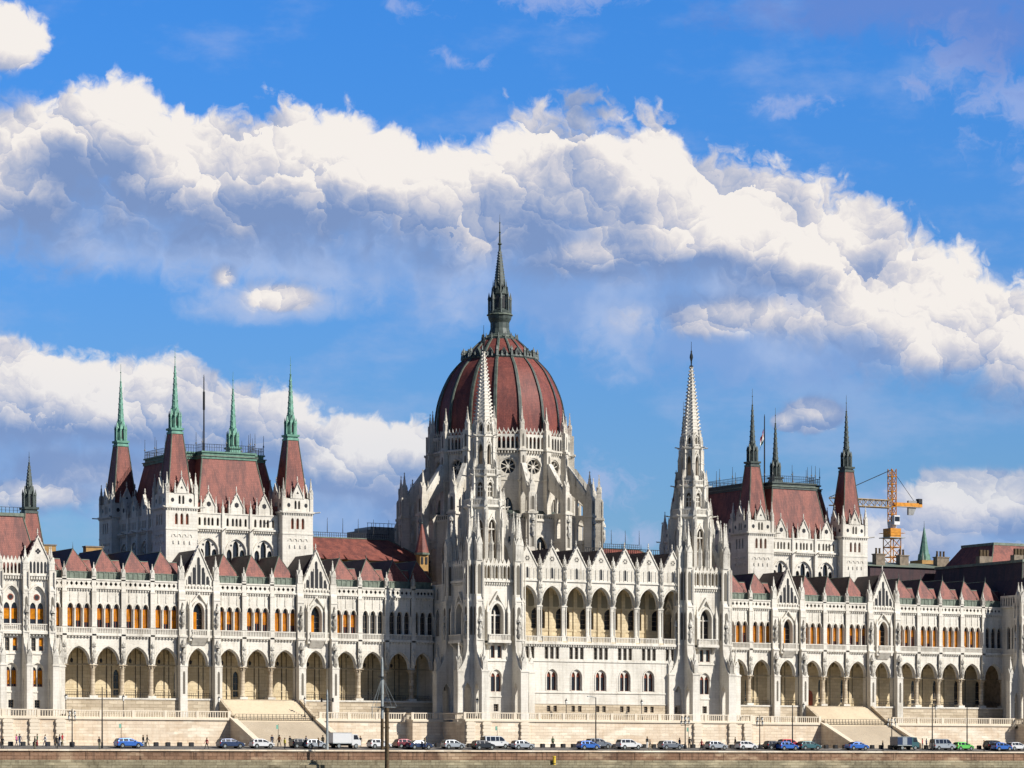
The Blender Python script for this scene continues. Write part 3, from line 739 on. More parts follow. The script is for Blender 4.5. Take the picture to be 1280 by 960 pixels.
# ------------------------------------------------------------------ centre front between the towers
def centre(building):
    W = thing_part('central_front', building); mb = MB('white_limestone'); bal = MB('white_limestone'); roof = MB('dark_roof_tiles')
    Y = -12.8; M = T(0, Y); mb.M = M; bal.M = M
    P = 4.676; n = 7
    for i in range(n):
        xc = (i - 3) * P; a, b_ = xc - P / 2, xc + P / 2
        mb.M = M
        mb.panel(a, b_, ZA - .3, 10.0, [rect(xc - .62, .33, 8.75, 9.75), rect(xc + .62, .33, 8.75, 9.75)], .4, mat='plinth_ashlar')
        for q in (-1, 1): put_window(W, M, xc + q * .62, .3, 8.75, win_mesh(.33, 1.0, .9, 'dark', 0, 'rect'))
        mb.M = M
        mb.box(a, b_, -.1, .4, 10.0, 10.12)
        mb.panel(a, b_, 10.12, 11.9, [], .4)
        mb.box(a, b_, -.14, 0, 11.78, 11.98)
        mb.panel(a, b_, 11.98, 16.95, [arch(xc, 1.02, 12.25, 14.5, 15.75, kind='r')], .6)
        arch_ring(mb, xc, 1.02, 12.25, 14.5, 15.75, .2, -.1, .02)
        mb.panel(xc - 1.02, xc + 1.02, 12.25, 15.8, [arch(xc - .5, .4, 12.25, 14.6, 15.3), arch(xc + .5, .4, 12.25, 14.6, 15.3)], .2, y=.25, back=False)
        for q in (-1, 1): put_window(W, M, xc + q * .5, .5, 12.25, win_mesh(.4, 3.05, 2.3, 'redframe'))
        mb.M = M
        mb.box(a, b_, -.14, 0, 16.95, 17.15)
        mb.panel(a, b_, 17.15, 19.75, [rect(xc + q, .34, 17.4, 19.35) for q in (-1.02, 0, 1.02)], .45)
        for q in (-1.02, 0, 1.02): put_window(W, M, xc + q, .36, 17.4, win_mesh(.34, 1.95, 1.8, 'dark', 0, 'rect'))
        mb.M = M
        mb.box(xc - 1.6, xc + 1.6, -.1, 0, 19.42, 19.6); mb.box(a, b_, -.1, 0, 17.15, 17.3)
        mb.box(a, b_, -.4, 0, 19.75, 20.1); dentils(mb, a, b_, 19.5, 0, .3, .22, .45, .2)
        balustrade(bal, a + .4, b_ - .4, -.18, 20.1, 1.0, .28, t=.12)
        # great arcade
        mb.panel(a, b_, 26.0, 30.1, [arch(xc, 1.93, 26.0, 26.5, 29.35)], 1.0)
        arch_ring(mb, xc, 1.93, 26.0, 26.5, 29.35, .22, -.12, .02, legs=False); arch_ring(mb, xc, 1.75, 26.0, 26.5, 29.15, .18, .35, .6, legs=False)
        arch_ring(mb, xc, 2.05, 28.0, 28.1, 29.55, .2, 2.4, 2.7, 'warm_limestone', legs=False)
        mb.box(a, b_, -.2, 0, 30.05, 30.3)
        # gable with five lancets and a rose
        gable_mesh_into(mb, xc, 2.05, 30.3, 32.3, 35.7, -.05, .5)
        for j in range(5):
            arch_pane(mb, xc + (j - 2) * .78, .2 if j != 2 else .24, 30.55, 31.9, 32.35, -.065, 'shade_pane' if j == 2 else 'grey_limestone')
            mb.box(xc + (j - 2) * .78 - .32, xc + (j - 2) * .78 - .24, -.15, -.05, 30.45, 32.2)
        mb.add([(xc + .52 * math.cos(t * PI / 8), -.065, 33.75 + .52 * math.sin(t * PI / 8)) for t in range(16)], [tuple(range(16))], 'grey_limestone')
        for t in range(6): mb.add([(xc + .3 * math.cos(t * PI / 3) + .13 * math.cos(u * PI / 3), -.08, 33.75 + .3 * math.sin(t * PI / 3) + .13 * math.sin(u * PI / 3)) for u in range(6)], [tuple(range(6))], 'shade_pane')
        roof.add([(a, Y + .4, 32.0), (b_, Y + .4, 32.0), (b_, Y + 12, 32.0), (a, Y + 12, 32.0), (xc, Y + .3, 35.5), (xc, Y + 12, 35.5)], [(0, 1, 4), (1, 2, 5, 4), (3, 0, 4, 5)])
    mb.M = M
    for i in range(n + 1):
        x = (i - 3.5) * P
        if 0 < i < n:
            mb.smooth = True; mb.lathe([(.5, 21.1), (.42, 21.35), (.36, 21.5), (.34, 25.3), (.42, 25.5), (.36, 25.6), (.55, 25.95)], 10, x, .45); mb.smooth = False
            mb.box(x - .55, x + .55, -.1, 1.0, 20.1, 21.15); mb.box(x - .55, x + .55, -.1, 1.0, 25.9, 26.1)
            for q in (-1, 1): mb.lathe([(.13, 21.2), (.13, 25.9)], 6, x + q * .38, .1)
        mb.prismx([(-.05, 26.1), (-.4, 27.2), (-.4, 32.6), (-.1, 32.8), (.3, 32.8), (.3, 26.1)], x - .3, x + .3)
        inst(statue_mesh(), 'pier_statue', W, (x, Y - .35, 27.2), 0, .85); inst(statue_mesh(), 'pier_statue', W, (x, Y - .42, 30.6), 0, .7)
        inst(pinnacle_mesh(.24, .4, 1.3), 'pinnacle', W, (x, Y - .05, 32.8))
    # loggia
    x0, x1 = -3.5 * P, 3.5 * P
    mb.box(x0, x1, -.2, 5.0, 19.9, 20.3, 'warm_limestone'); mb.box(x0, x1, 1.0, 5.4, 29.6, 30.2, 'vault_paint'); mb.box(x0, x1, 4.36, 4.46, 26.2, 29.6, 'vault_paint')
    ops = []
    for i in range(n):
        xc = (i - 3) * P; ops.append(arch(xc, 1.3, 22.6, 25.0, 26.1))
    bw = MB('warm_limestone'); bw.M = M
    bw.panel(x0, x1, 20.3, 29.6, ops, .5, y=4.5)
    bw.box(x0, x1, 4.42, 4.5, 22.2, 22.5)
    for i in range(n):
        xc = (i - 3) * P; put_window(W, M, xc, 4.95, 22.6, win_mesh(1.3, 3.5, 2.4, 'dark'))
        bw.box(xc - P / 2 - .35, xc - P / 2 + .35, 4.3, 4.5, 20.3, 29.6)
        bw.box(xc - .1, xc + .1, 4.45, 4.9, 22.6, 26.0)
    bw.build('loggia_back_wall', W)
    mb.box(x0, x1, .6, 5.0, ZA - .3, 19.9, 'brown_stone'); mb.box(x0, x1, 5.1, 24, ZA - .3, 31.8, 'brown_stone')
    roof.box(x0, x1, Y + .6, 8, 31.6, 32.1)
    roof.add([(x0 - 1, -6, 32.1), (x1 + 14, -6, 32.1), (x1 + 14, 1, 35.6), (x0 - 1, 1, 35.6), (x1 + 14, 8, 32.1), (x0 - 1, 8, 32.1)], [(0, 1, 2, 3), (3, 2, 4, 5)])
    rl = MB('black_iron')
    for i in range(70):
        x = 5 + i * .42; rl.box(x - .03, x + .03, .9, .96, 35.5, 37.0); 
        if i % 9 == 0: rl.frus(x, .93, 37.0, 37.9, .05, .01, 4)
    rl.box(5, 34, .9, .96, 36.9, 37.0); rl.box(5, 34, .9, .96, 36.2, 36.26); rl.build('ridge_railing', W)
    mb.build('facade_wall', W); bal.build('balustrade', W); roof.build('roof', W)

# ------------------------------------------------------------------ spire towers
def octa(mb, cx, cy, z0, z1, r, win=None, W=None, open_=None):
    mb.frus(cx, cy, z0, z1, r, r, 8)
def tower(building, s):
    W = thing_part('spire_tower', building); mb = MB('white_limestone'); bal = MB('white_limestone')
    cx, yf = s * 20.1, -13.3; h = 4.15; cy = yf + h
    faces = [(T(cx, yf), -h, h), (T(cx - h, cy) @ rotz(-PI / 2), -h, h), (T(cx + h, cy) @ rotz(PI / 2), -h, h)]
    for fi, (M, a, b_) in enumerate(faces):
        if fi == 2 and s < 0: a = -h; b_ = h
        lower_bay(mb, bal, W, M, a, b_, amber=False)
        mb.M = M; bal.M = M
        mb.panel(a, b_, 19.9, 29.6, [arch(0, 1.15, 20.9, 24.3, 26.2)], .9)
        put_window(W, M, 0, .8, 20.9, win_mesh(1.15, 5.3, 3.4, 'dark', 1)); mb.M = M
        arch_ring(mb, 0, 1.15, 21.1, 24.3, 26.2, .32, -.45, .02)
        mb.prism([(-2.2, 24.6), (-1.75, 24.7), (0, 27.6), (0, 28.15)], -.5, 0); mb.prism([(0, 27.6), (1.75, 24.7), (2.2, 24.6), (0, 28.15)], -.5, 0)
        for q in (-1, 1):
            mb.box(q * 1.9 - .2, q * 1.9 + .2, -.95, 0, 19.5, 24.7); mb.frus(q * 1.9, -.6, 24.7, 26.8, .28, 0, 4)
        mb.box(-2.1, 2.1, -1.3, .3, 19.75, 20.1); balustrade(bal, -2.0, 2.0, -1.15, 20.1, 1.05, .27, t=.11)
        mb.prismx([(-1.25, 19.75), (0, 19.75), (0, 18.6), (-.35, 18.9)], -1.75, -1.35); mb.prismx([(-1.25, 19.75), (0, 19.75), (0, 18.6), (-.35, 18.9)], 1.35, 1.75)
        dentils(mb, a, b_, 29.2, 0, .3, .35, .42, .2); mb.box(a, b_, -.45, .4, 29.6, 29.95)
        # gallery
        k = 9; pw = (b_ - a - 1.6) / k
        mb.panel(a + .8, b_ - .8, 29.95, 32.6, [arch(a + .8 + (j + .5) * pw, pw * .34, 30.2, 31.7, 32.3) for j in range(k)], .3, y=-.15)
        for j in range(k):
            x = a + .8 + (j + .5) * pw; mb.prism([(x - pw * .45, 32.6), (x + pw * .45, 32.6), (x, 33.4)], -.15, .1)
            mb.box(x - pw / 2 - .05, x - pw / 2 + .05, -.3, -.15, 30.0, 32.4)
        mb.box(a + .7, b_ - .7, .9, 1.0, 29.95, 32.3, 'warm_limestone')
        mb.M = Matrix.Identity(4)
    mb.box(cx - h + .95, cx + h - .95, cy - h + .95, cy + h, ZA - .3, 31, 'brown_stone')
    mb.box(cx - h, cx + h, cy + h - .5, cy + h, ZA - .3, 29.95)
    mb.box(cx - h + .2, cx + h - .2, cy - h + .2, cy + h - .2, 29.6, 30.0)
    mb.box(cx - h + .03, cx + h - .03, cy + h, 8.5, ZA - .3, 29.5)
    for z_ in (11.1, 16.9, 20.1, 26.5, 29.4): mb.box(cx - h - .12, cx + h + .12, cy + h - .02, 8.5, z_, z_ + .26)
    for q in (-1, 1):
        M = T(cx + q * (h - .03), -2.4) @ rotz(q * PI / 2); mb.M = M
        for xx in (-1.35, 1.35):
            for z0_, z1_, w_ in ((21.2, 25.6, .5), (12.2, 15.6, .45), (17.6, 19.4, .35), (27.1, 29.0, .4)):
                arch_ring(mb, xx, w_, z0_, z1_ - .8, z1_, .14, -.12, .02); arch_pane(mb, xx, w_, z0_, z1_ - .8, z1_, -.008, 'window_glass')
                mb.box(xx - .05, xx + .05, -.05, -.01, z0_, z1_ - .3)
        mb.M = Matrix.Identity(4)
    pin = pinnacle_mesh(.5, 2.6, 5.2)
    e = h - .55
    for q in (-1, 1):
        buttress(mb, W, T(cx + q * e, yf), 1.3, 33.0, 3.0, pin)
    for q in (-1, 1):
        for yy in (cy - e, cy + e):
            if yy > cy and q * s < 0: continue
            buttress(mb, W, T(cx + q * h, yy) @ rotz(q * PI / 2), 1.3, 33.0, 3.0, pin)
    for q in (-1, 1):
        inst(pin, 'pinnacle', W, (cx + q * e, cy + e, 31.5)); mb.box(cx + q * e - .6, cx + q * e + .6, cy + e - .6, cy + e + .6, 29, 31.5)
    # ---- octagon stages
    Z = [(30.0, 42.1, 2.75), (43.2, 47.2, 2.1), (48.2, 53.7, 1.72), (53.7, 55.9, 1.5)]
    def stage(z0, z1, r, ww, zb, zs, za):
        n = 8; half = r * math.tan(PI / 8)
        for k in range(8):
            M = T(cx, cy) @ rotz(k * PI / 4 ) @ T(0, -r)
            mb.M = M
            mb.panel(-half, half, z0, z1, [arch(0, ww, zb, zs, za)], .35)
            if ww > .4:
                mb.box(-.07, .07, .1, .3, zb, za - .5); mb.box(-ww, ww, .12, .25, zs - .1, zs + .1); mb.box(-ww, ww, .12, .25, zb + (zs - zb) * .5, zb + (zs - zb) * .5 + .15)
            arch_ring(mb, 0, ww, zb, zs, za, .12, -.12, .02)
            mb.prism([(-ww - .3, zs + .2), (0, za + .4), (0, za + .9), (-ww - .3, zs + .6)][::1], -.18, 0); mb.prism([(0, za + .4), (ww + .3, zs + .2), (ww + .3, zs + .6), (0, za + .9)], -.18, 0)
            mb.M = T(cx, cy) @ rotz(k * PI / 4 + PI / 8) @ T(0, -r / math.cos(PI / 8))
            mb.box(-.22, .22, -.3, .2, z0, z1); mb.box(-.28, .28, -.38, .2, z0 + (z1 - z0) * .55, z0 + (z1 - z0) * .58)
        mb.M = Matrix.Identity(4)
        mb.frus(cx, cy, z0, z1, r - .75, r - .75, 8, mat='brown_stone')
    stage(30.0, 41.6, 2.75, .72, 33.6, 38.3, 39.9)
    stage(43.1, 46.7, 2.15, .45, 43.6, 45.2, 46.0)
    stage(47.9, 53.3, 1.72, .36, 48.9, 51.2, 52.2)
    stage(53.9, 55.6, 1.45, .22, 54.1, 55.0, 55.4)
    def ring(z, r, h_, bal):
        mb.frus(cx, cy, z - .6, z - .25, r - .35, r, 8); mb.frus(cx, cy, z - .25, z, r + .1, r + .1, 8)
        half = r * math.tan(PI / 8)
        for k in range(8):
            bal.M = T(cx, cy) @ rotz(k * PI / 4) @ T(0, -r); balustrade(bal, -half, half, .05, z, h_, .26, t=.08)
            mb.M = T(cx, cy) @ rotz(k * PI / 4 + PI / 8) @ T(0, -r / math.cos(PI / 8))
            mb.box(-.12, .12, -.12, .12, z, z + h_ + .3); mb.frus(0, 0, z + h_ + .3, z + h_ + 1.3, .13, 0, 4)
            mb.bar((0, 0, z - .15), (0, -.95, z + .02), .1, 'carved_limestone')     # gargoyle
        mb.M = Matrix.Identity(4); bal.M = Matrix.Identity(4)
    for a_ in ((42.1, 3.15, 1.1), (47.2, 2.45, .9), (53.7, 1.75, .5)):
        rb_ = MB('white_limestone'); ring(*a_, rb_); rb_.build('balcony_rail', W)
    # flying buttresses and tall pinnacled piers around the octagon
    pa = pinnacle_mesh(.4, 1.7, 4.6); pb = pinnacle_mesh(.28, 1.0, 2.6); pc = pinnacle_mesh(.22, .9, 2.1)
    for k in range(4):
        a = PI / 4 + k * PI / 2
        M = T(cx, cy) @ rotz(a + PI / 2); mb.M = M      # -y local points outward on the diagonal
        mb.prismx([(-2.6, 38.2), (-2.6, 37.0), (-3.3, 36.4), (-4.0, 35.2), (-4.4, 33.4), (-4.9, 33.4), (-4.8, 35.4)], -.2, .2)
        mb.box(-.45, .45, -5.5, -4.6, 30.0, 35.0)
        for q in (-1, 1):
            mb.box(q * 2.2 - .3, q * 2.2 + .3, -3.5, -2.9, 30, 34.6)
            p = M @ Vector((q * 2.2, -3.2, 34.6)); inst(pb, 'pinnacle', W, p, a)
        p = M @ Vector((0, -5.05, 35.0)); inst(pa, 'pinnacle', W, p, a)
        mb.M = Matrix.Identity(4)
    for k in range(8):
        a = PI / 8 + k * PI / 4
        M = T(cx, cy) @ rotz(a + PI / 2); mb.M = M
        p = M @ Vector((0, -3.3, 41.6)); mb.box(-.34, .34, -3.65, -2.7, 33.0, 41.6); mb.box(-.26, .26, -4.0, -3.6, 33.0, 38.6); inst(pb, 'pinnacle', W, p, a)
        inst(pc, 'pinnacle', W, M @ Vector((0, -3.8, 38.6)), a)
        mb.prismx([(-2.1, 45.9), (-2.1, 44.6), (-2.8, 43.2), (-3.15, 43.2), (-3.1, 44.4)], -.14, .14)
        p = M @ Vector((0, -2.6, 46.9)); mb.box(-.24, .24, -2.85, -2.1, 43.0, 46.9); inst(pc, 'pinnacle', W, p, a)
        mb.prismx([(-1.7, 50.8), (-1.7, 49.4), (-2.2, 48.4), (-2.5, 48.4), (-2.45, 49.4)], -.12, .12)
        mb.M = Matrix.Identity(4)
    for k in range(8):
        a = PI / 8 + k * PI / 4
        inst(pc, 'pinnacle', W, (cx + 1.62 * math.cos(a), cy + 1.62 * math.sin(a), 53.8), a)
    # crocketed stone spire
    sp = MB('white_limestone')
    zt = 67.5; zb = 55.6; r0 = 1.42
    sp.frus(cx, cy, zb, zt, r0, .16, 8)
    nrow = 20
    for i in range(nrow):
        t = (i + .5) / nrow; z = zb + (zt - zb) * t; r = (r0 * (1 - t) + .16 * t) / math.cos(PI / 8)
        for k in range(8):
            a = PI / 8 + k * PI / 4; c = .19 - .07 * t
            sp.M = T(cx + r * math.cos(a), cy + r * math.sin(a), z) @ rotz(a)
            sp.add([(-.05, -c * .6, -.12), (-.05, c * .6, -.12), (c * 1.7, 0, .02), (c * 1.3, 0, .2), (-.05, 0, .2)], [(0, 1, 2), (0, 2, 3, 4), (1, 4, 3, 2), (0, 4, 1)])
        sp.M = Matrix.Identity(4)
        sp.frus(cx, cy, z + .2, z + .28, r * math.cos(PI / 8) + .03, r * math.cos(PI / 8), 8, mat='grey_limestone')
    sp.build('stone_spire', W)
    f = MB('dark_bronze')
    f.lathe([(.1, zt - .1), (.34, zt), (.34, zt + .12), (.1, zt + .2), (.14, zt + .9), (.3, zt + 1.5), (.26, zt + 1.9), (.12, zt + 2.3), (.15, zt + 2.5), (.05, zt + 2.75), (.03, zt + 4.2)], 8, cx, cy)
    f.build('bronze_finial', W)
    mb.build('tower_wall', W); bal.build('balustrade', W)
# ------------------------------------------------------------------ rotunda and dome
def dome(building):
    W = thing_part('rotunda', building); cx, cy = 0.0, 21.3
    mb = MB('grey_limestone'); OUT = 17.0
    def F(k, r, half=False):        # k-th face frame (or vertex frame) with -y outward
        return T(cx, cy) @ rotz((k + (.5 if half else 0)) * PI / 8) @ T(0, -r)
    rd = 11.9; hf = rd * math.tan(PI / 16)
    for k in range(16):
        M = F(k, rd); mb.M = M
        # tall windows, rose storey, corbels, open gallery
        mb.panel(-hf, hf, 33.0, 48.7, [arch(0, .85, 37, 43.6, 45.8)], .6)
        mb.add([(x, .55, z) for x, z in ((-.9, 37), (.9, 37), (.9, 46), (-.9, 46))], [(0, 1, 2, 3)], 'window_glass'); mb.box(-.08, .08, .2, .5, 37, 45.5)
        mb.box(-hf, hf, -.12, .2, 48.7, 48.95)
        mb.panel(-hf, hf, 48.95, 53.4, [circ(0, 51.1, 1.25, 12)], .8)
        arch_ring(mb, 0, 1.35, 51.1, 51.2, 52.6, .2, -.15, .02, legs=False)
        mb.add([(1.3 * math.cos(t * PI / 10), .75, 51.1 + 1.3 * math.sin(t * PI / 10)) for t in range(20)], [tuple(range(20))], 'shade_pane')
        for t in range(8):
            a = t * PI / 4 + PI / 8; mb.bar((.3 * math.cos(a), .25, 51.1 + .3 * math.sin(a)), (1.25 * math.cos(a), .25, 51.1 + 1.25 * math.sin(a)), .085)
        mb.bar((0, .2, 51.1), (0, .35, 51.1), .33, n=8)
        dentils(mb, -hf, hf, 53.35, 0, .4, .45, .5, .22); mb.box(-hf, hf, -.5, .3, 53.8, 54.05)
        n = 5; pw = (2 * hf - .9) / n
        mb.panel(-hf + .1, hf - .1, 54.05, 56.6, [arch((j - 2) * pw, pw * .34, 54.15, 55.7, 56.2) for j in range(n)], .3, y=-.3, mat='carved_limestone')
        for j in range(n):
            x = (j - 2) * pw
            for q in (-1, 1):
                mb.bar((x + q * pw * .5, -.2, 56.6), (x, -.2, 57.35), .1, 'carved_limestone')
            mb.frus(x, -.2, 57.3, 57.8, .09, 0, 4, mat='carved_limestone'); mb.frus(x + pw / 2, -.2, 56.6, 57.2, .08, 0, 4, mat='carved_limestone')
        mb.box(-hf, hf, 1.0, 1.1, 54, 56.3, 'shade_pane')
        # vertex pier
        M = F(k, rd / math.cos(PI / 16), True); mb.M = M
        mb.box(-.5, .5, -.9, .8, 33, 54.05); arch_pane(mb, 0, .2, 50, 52.4, 53.0, -.906, 'niche_shade_stone'); arch_pane(mb, 0, .18, 54.5, 56.2, 56.7, -.806, 'niche_shade_stone'); mb.box(-.55, .55, -.8, .6, 54.05, 57.3); mb.box(-.75, .75, -1.1, .3, 53.75, 54.1); mb.box(-.7, .7, -1.05, .3, 48.6, 48.9)
        p = M @ Vector((0, -.1, 57.3)); rz = (k + .5) * PI / 8
        inst(pinnacle_mesh(.34, 1.1, 3.0, 'grey_limestone'), 'pinnacle', W, p, rz)
        # flying buttress and outer pier
        o = OUT - rd / math.cos(PI / 16)
        fr = [(-.9, 51.4), (-.9, 49.6), (-2.0, 47.6), (-o + 1.0, 45.0), (-o, 44.6), (-o, 46.3)]
        mb.prismx(fr, -.3, .3); 
        # pierced wall under the flyer
        M2 = M @ rotz(-PI / 2); mb.M = M2      # local x now runs inward/outward: x = distance outwards
        ln = o + .1
        mb.panel(.9, ln, 30, 38.2, [arch((ln + .9) / 2, 1.35, 31.5, 35.0, 37.2)], .46, y=-.23)
        top = lambda x: 49.4 - (x - .9) * (49.4 - 45.0) / (o - .9)
        mb.panel(.9, ln, 38.2, 43.0, [arch(1.85, .58, 38.7, 41.4, 42.5), arch(3.55, .58, 38.7, 41.2, 42.3)], .44, y=-.22)
        mb.M = M
        mb.box(-.4, .4, -ln, -.9, 38.0, 38.35)
        mb.prismx([(-.9, 47.2), (-.9, 49.6), (-ln, 45.0), (-ln, 43.9), (-3.2, 45.6)], -.28, .28); mb.box(-.22, .22, -2.9, -2.55, 43.0, 46.2); mb.box(-.22, .22, -4.3, -4.0, 43.0, 45.0)
        mb.prismx([(-.9, 49.7), (-.9, 51.6), (-1.2, 51.6), (-o, 46.6), (-o, 46.1)], -.42, .42, 'carved_limestone')
        mb.box(-.62, .62, -ln - .9, -ln + .5, 28, 46.2)
        for z0_, z1_ in ((31, 35), (37, 41.6), (43.3, 45.6)):
            arch_pane(mb, 0, .26, z0_, z1_ - .5, z1_, -ln - .906, 'niche_shade_stone'); arch_ring(mb, 0, .3, z0_, z1_ - .5, z1_, .1, -ln - .96, -ln - .88)
        for q in (-.62, .62): mb.box(q - .08, q + .08, -ln - .98, -ln - .8, 29, 45.9)
        mb.box(-.9, .9, -ln - 1.15, -ln + .5, 42.6, 43.0); mb.box(-.95, .95, -ln - 1.2, -ln + .5, 36.0, 36.3)
        p = M @ Vector((0, -ln - .25, 46.2)); inst(pinnacle_mesh(.42, 1.2, 3.2, 'grey_limestone'), 'pinnacle', W, p, rz)
        p = M @ Vector((0, -ln + .9, 45.6)); inst(pinnacle_mesh(.25, .8, 2.2, 'grey_limestone'), 'pinnacle', W, p, rz)
        inst(statue_mesh(), 'pier_statue', W, M @ Vector((0, -ln - 1.05, 39.5)), rz, .9)
    # lower ring
    rl = 14.2; hl = rl * math.tan(PI / 16)
    for k in range(16):
        mb.M = F(k, rl)
        mb.panel(-hl, hl, 26, 41.6, [arch(0, 1.25, 31, 36.5, 39.0)], .5)
        arch_ring(mb, 0, 1.25, 31, 36.5, 39.0, .25, -.15, .02)
        mb.add([(x, .45, z) for x, z in ((-1.3, 31), (1.3, 31), (1.3, 39), (-1.3, 39))], [(0, 1, 2, 3)], 'window_glass')
        mb.box(-.08, .08, .1, .4, 31, 38); mb.box(-.6, -.48, .1, .4, 31, 37); mb.box(.48, .6, .1, .4, 31, 37)
        mb.box(-hl, hl, -.25, .3, 41.6, 41.9); balustrade(mb, -hl + .3, hl - .3, -.05, 41.9, .9, .4, t=.1)
        mb.add([(-hl, .3, 41.8), (hl, .3, 41.8), (hl * .86, 2.3, 43.6), (-hl * .86, 2.3, 43.6)], [(0, 1, 2, 3)], 'dark_copper')
    mb.M = Matrix.Identity(4)
    mb.frus(cx, cy, 20, 54.0, rd - 1.0, rd - 1.0, 16, PI / 16 - PI / 2, 'brown_stone')
    mb.build('drum', W)
    # tiled shell with copper ribs
    prof = [(11.25, 55.5), (11.15, 57.5), (10.95, 60.9), (10.4, 63.8), (9.3, 66.6), (8.1, 68.7), (6.35, 70.6)]
    prof2 = [(5.9, 71.2), (4.4, 72.9), (2.9, 74.3)]
    def interp(pr, n=4):
        out = []
        for i in range(len(pr) - 1):
            p0 = pr[max(0, i - 1)]; p1 = pr[i]; p2 = pr[i + 1]; p3 = pr[min(len(pr) - 1, i + 2)]
            for j in range(n):
                t = j / n
                out.append(tuple(.5 * (2 * b + (c - a) * t + (2 * a - 5 * b + 4 * c - d) * t * t + (3 * b - a - 3 * c + d) * t ** 3) for a, b, c, d in zip(p0, p1, p2, p3)))
        return out + [pr[-1]]
    P1 = interp(prof); P2 = interp(prof2)
    sh = MB('dome_tiles'); rot0 = PI / 16 - PI / 2
    k16 = 1 / math.cos(PI / 16)
    sh.M = T(cx, cy)
    sh.lathe([(r * k16, z) for r, z in P1], 16, rot=rot0); sh.lathe([(r * k16, z) for r, z in P2], 16, rot=rot0)
    sh.build('dome_shell', W)
    for k in range(16):
        a = rot0 + k * PI / 8
        rb = MB('pale_copper'); rb.M = T(cx, cy) @ rotz(a)
        pts = [(r * k16, z) for r, z in P1 + P2]
        for (r0, z0), (r1, z1) in zip(pts, pts[1:]):
            w0, w1 = .09 + .012 * r0, .09 + .012 * r1
            vs = [(r0 - .1, -w0, z0), (r0 - .1, w0, z0), (r0 + .22, w0, z0), (r0 + .22, -w0, z0), (r1 - .1, -w1, z1), (r1 - .1, w1, z1), (r1 + .22, w1, z1), (r1 + .22, -w1, z1)]
            rb.add(vs, [(3, 2, 6, 7), (2, 1, 5, 6), (0, 3, 7, 4)], 'dark_copper')
            vs = [(r0 + .1, w0, z0), (r0 + .1, w0 + .14, z0), (r0, w0 + .14, z0), (r1 + .1, w1, z1), (r1 + .1, w1 + .14, z1), (r1, w1 + .14, z1)]
            rb.add(vs, [(0, 1, 4, 3), (1, 2, 5, 4)], 'pale_copper')
        rb.build('dome_rib', W)
    # crown ring of crests and the copper lantern
    cr = MB('dark_copper'); cr.M = T(cx, cy)
    cr.lathe([(6.6, 70.4), (6.75, 70.7), (6.6, 70.95), (6.1, 71.1)], 16, rot=rot0)
    for k in range(16):
        for f, hgt in ((0, 1.9), (.33, .9), (.66, .9)):
            a = rot0 + (k + f) * PI / 8; q = 6.45 * (k16 if f == 0 else 1)
            cr.frus(q * math.cos(a), q * math.sin(a), 70.7, 70.7 + hgt * .55, .24, .14, 4); cr.frus(q * math.cos(a), q * math.sin(a), 70.7 + hgt * .55, 70.7 + hgt, .22, 0, 4)
        a = rot0 + (k + .5) * PI / 8; cr.M = T(cx, cy) @ rotz(a + PI / 2) @ T(0, -6.2)
        cr.prism([(-.5, 70.8), (.5, 70.8), (.5, 71.5), (0, 72.3), (-.5, 71.5)], -.1, .6); arch_pane(cr, 0, .28, 70.9, 71.4, 71.8, -.12, 'shade_pane'); cr.M = T(cx, cy)
    for k in range(16):
        a = rot0 + k * PI / 8; cr.frus(3.1 * math.cos(a), 3.1 * math.sin(a), 74.1, 75.2, .15, .04, 4)
    cr.lathe([(3.15, 74.0), (3.2, 74.35), (2.8, 74.5)], 16, rot=rot0)
    cr.build('crown_crests', W)
    ln = MB('dark_copper'); ln.M = T(cx, cy)
    ln.lathe([(2.75, 74.3), (2.5, 74.9), (1.95, 75.2), (1.65, 76.2), (1.65, 77.2), (2.0, 77.9), (2.1, 78.4), (1.95, 78.8), (2.0, 79.2), (1.5, 79.5)], 16, rot=rot0)
    ln.lathe([(2.8, 74.45), (2.85, 74.6), (2.7, 74.7)], 16, mat='pale_copper', rot=rot0); ln.lathe([(2.3, 78.5), (2.32, 78.62), (2.2, 78.7)], 16, mat='pale_copper', rot=rot0)
    ln.frus(0, 0, 79.3, 82.3, 1.35, 1.2, 8); ln.frus(0, 0, 82.3, 84.0, 1.0, .95, 8)
    for k in range(8):
        a = PI / 8 + k * PI / 4
        px, py = 1.9 * math.cos(a), 1.9 * math.sin(a)
        ln.box(px - .14, px + .14, py - .14, py + .14, 78.8, 81.2); ln.frus(px, py, 81.2, 82.6, .2, 0, 4)
        ln.bar((px, py, 81.0), (1.3 * math.cos(a), 1.3 * math.sin(a), 82.2), .12); ln.frus(px * .62, py * .62, 82.2, 84.9, .16, 0, 4)
        ln.M = T(cx, cy) @ rotz(k * PI / 4); arch_pane(ln, 0, .28, 79.7, 81.2, 81.9, -1.42, 'shade_pane'); arch_pane(ln, 0, .2, 82.5, 83.3, 83.8, -1.06, 'shade_pane')
        ln.prism([(-.45, 82.2), (.45, 82.2), (0, 83.5)], -1.45, -1.1); ln.M = T(cx, cy)
    ln.frus(0, 0, 84.0, 90.0, .92, .2, 8)
    for i in range(12):
        z = 84.2 + i * .48; rr = .92 - .72 * (z - 84) / 6
        for k in range(4):
            a = PI / 4 + k * PI / 2; ln.frus(rr * 1.08 * math.cos(a), rr * 1.08 * math.sin(a), z - .05, z + .2, .1, .04, 4)
    ln.lathe([(.22, 90), (.2, 90.8), (.42, 91.0), (.2, 91.25), (.12, 92.9), (.22, 93.05), (.1, 93.2), (.07, 94.6), (.16, 94.7), (.04, 94.85), (.02, 96.2)], 8)
    ln.build('lantern', W)

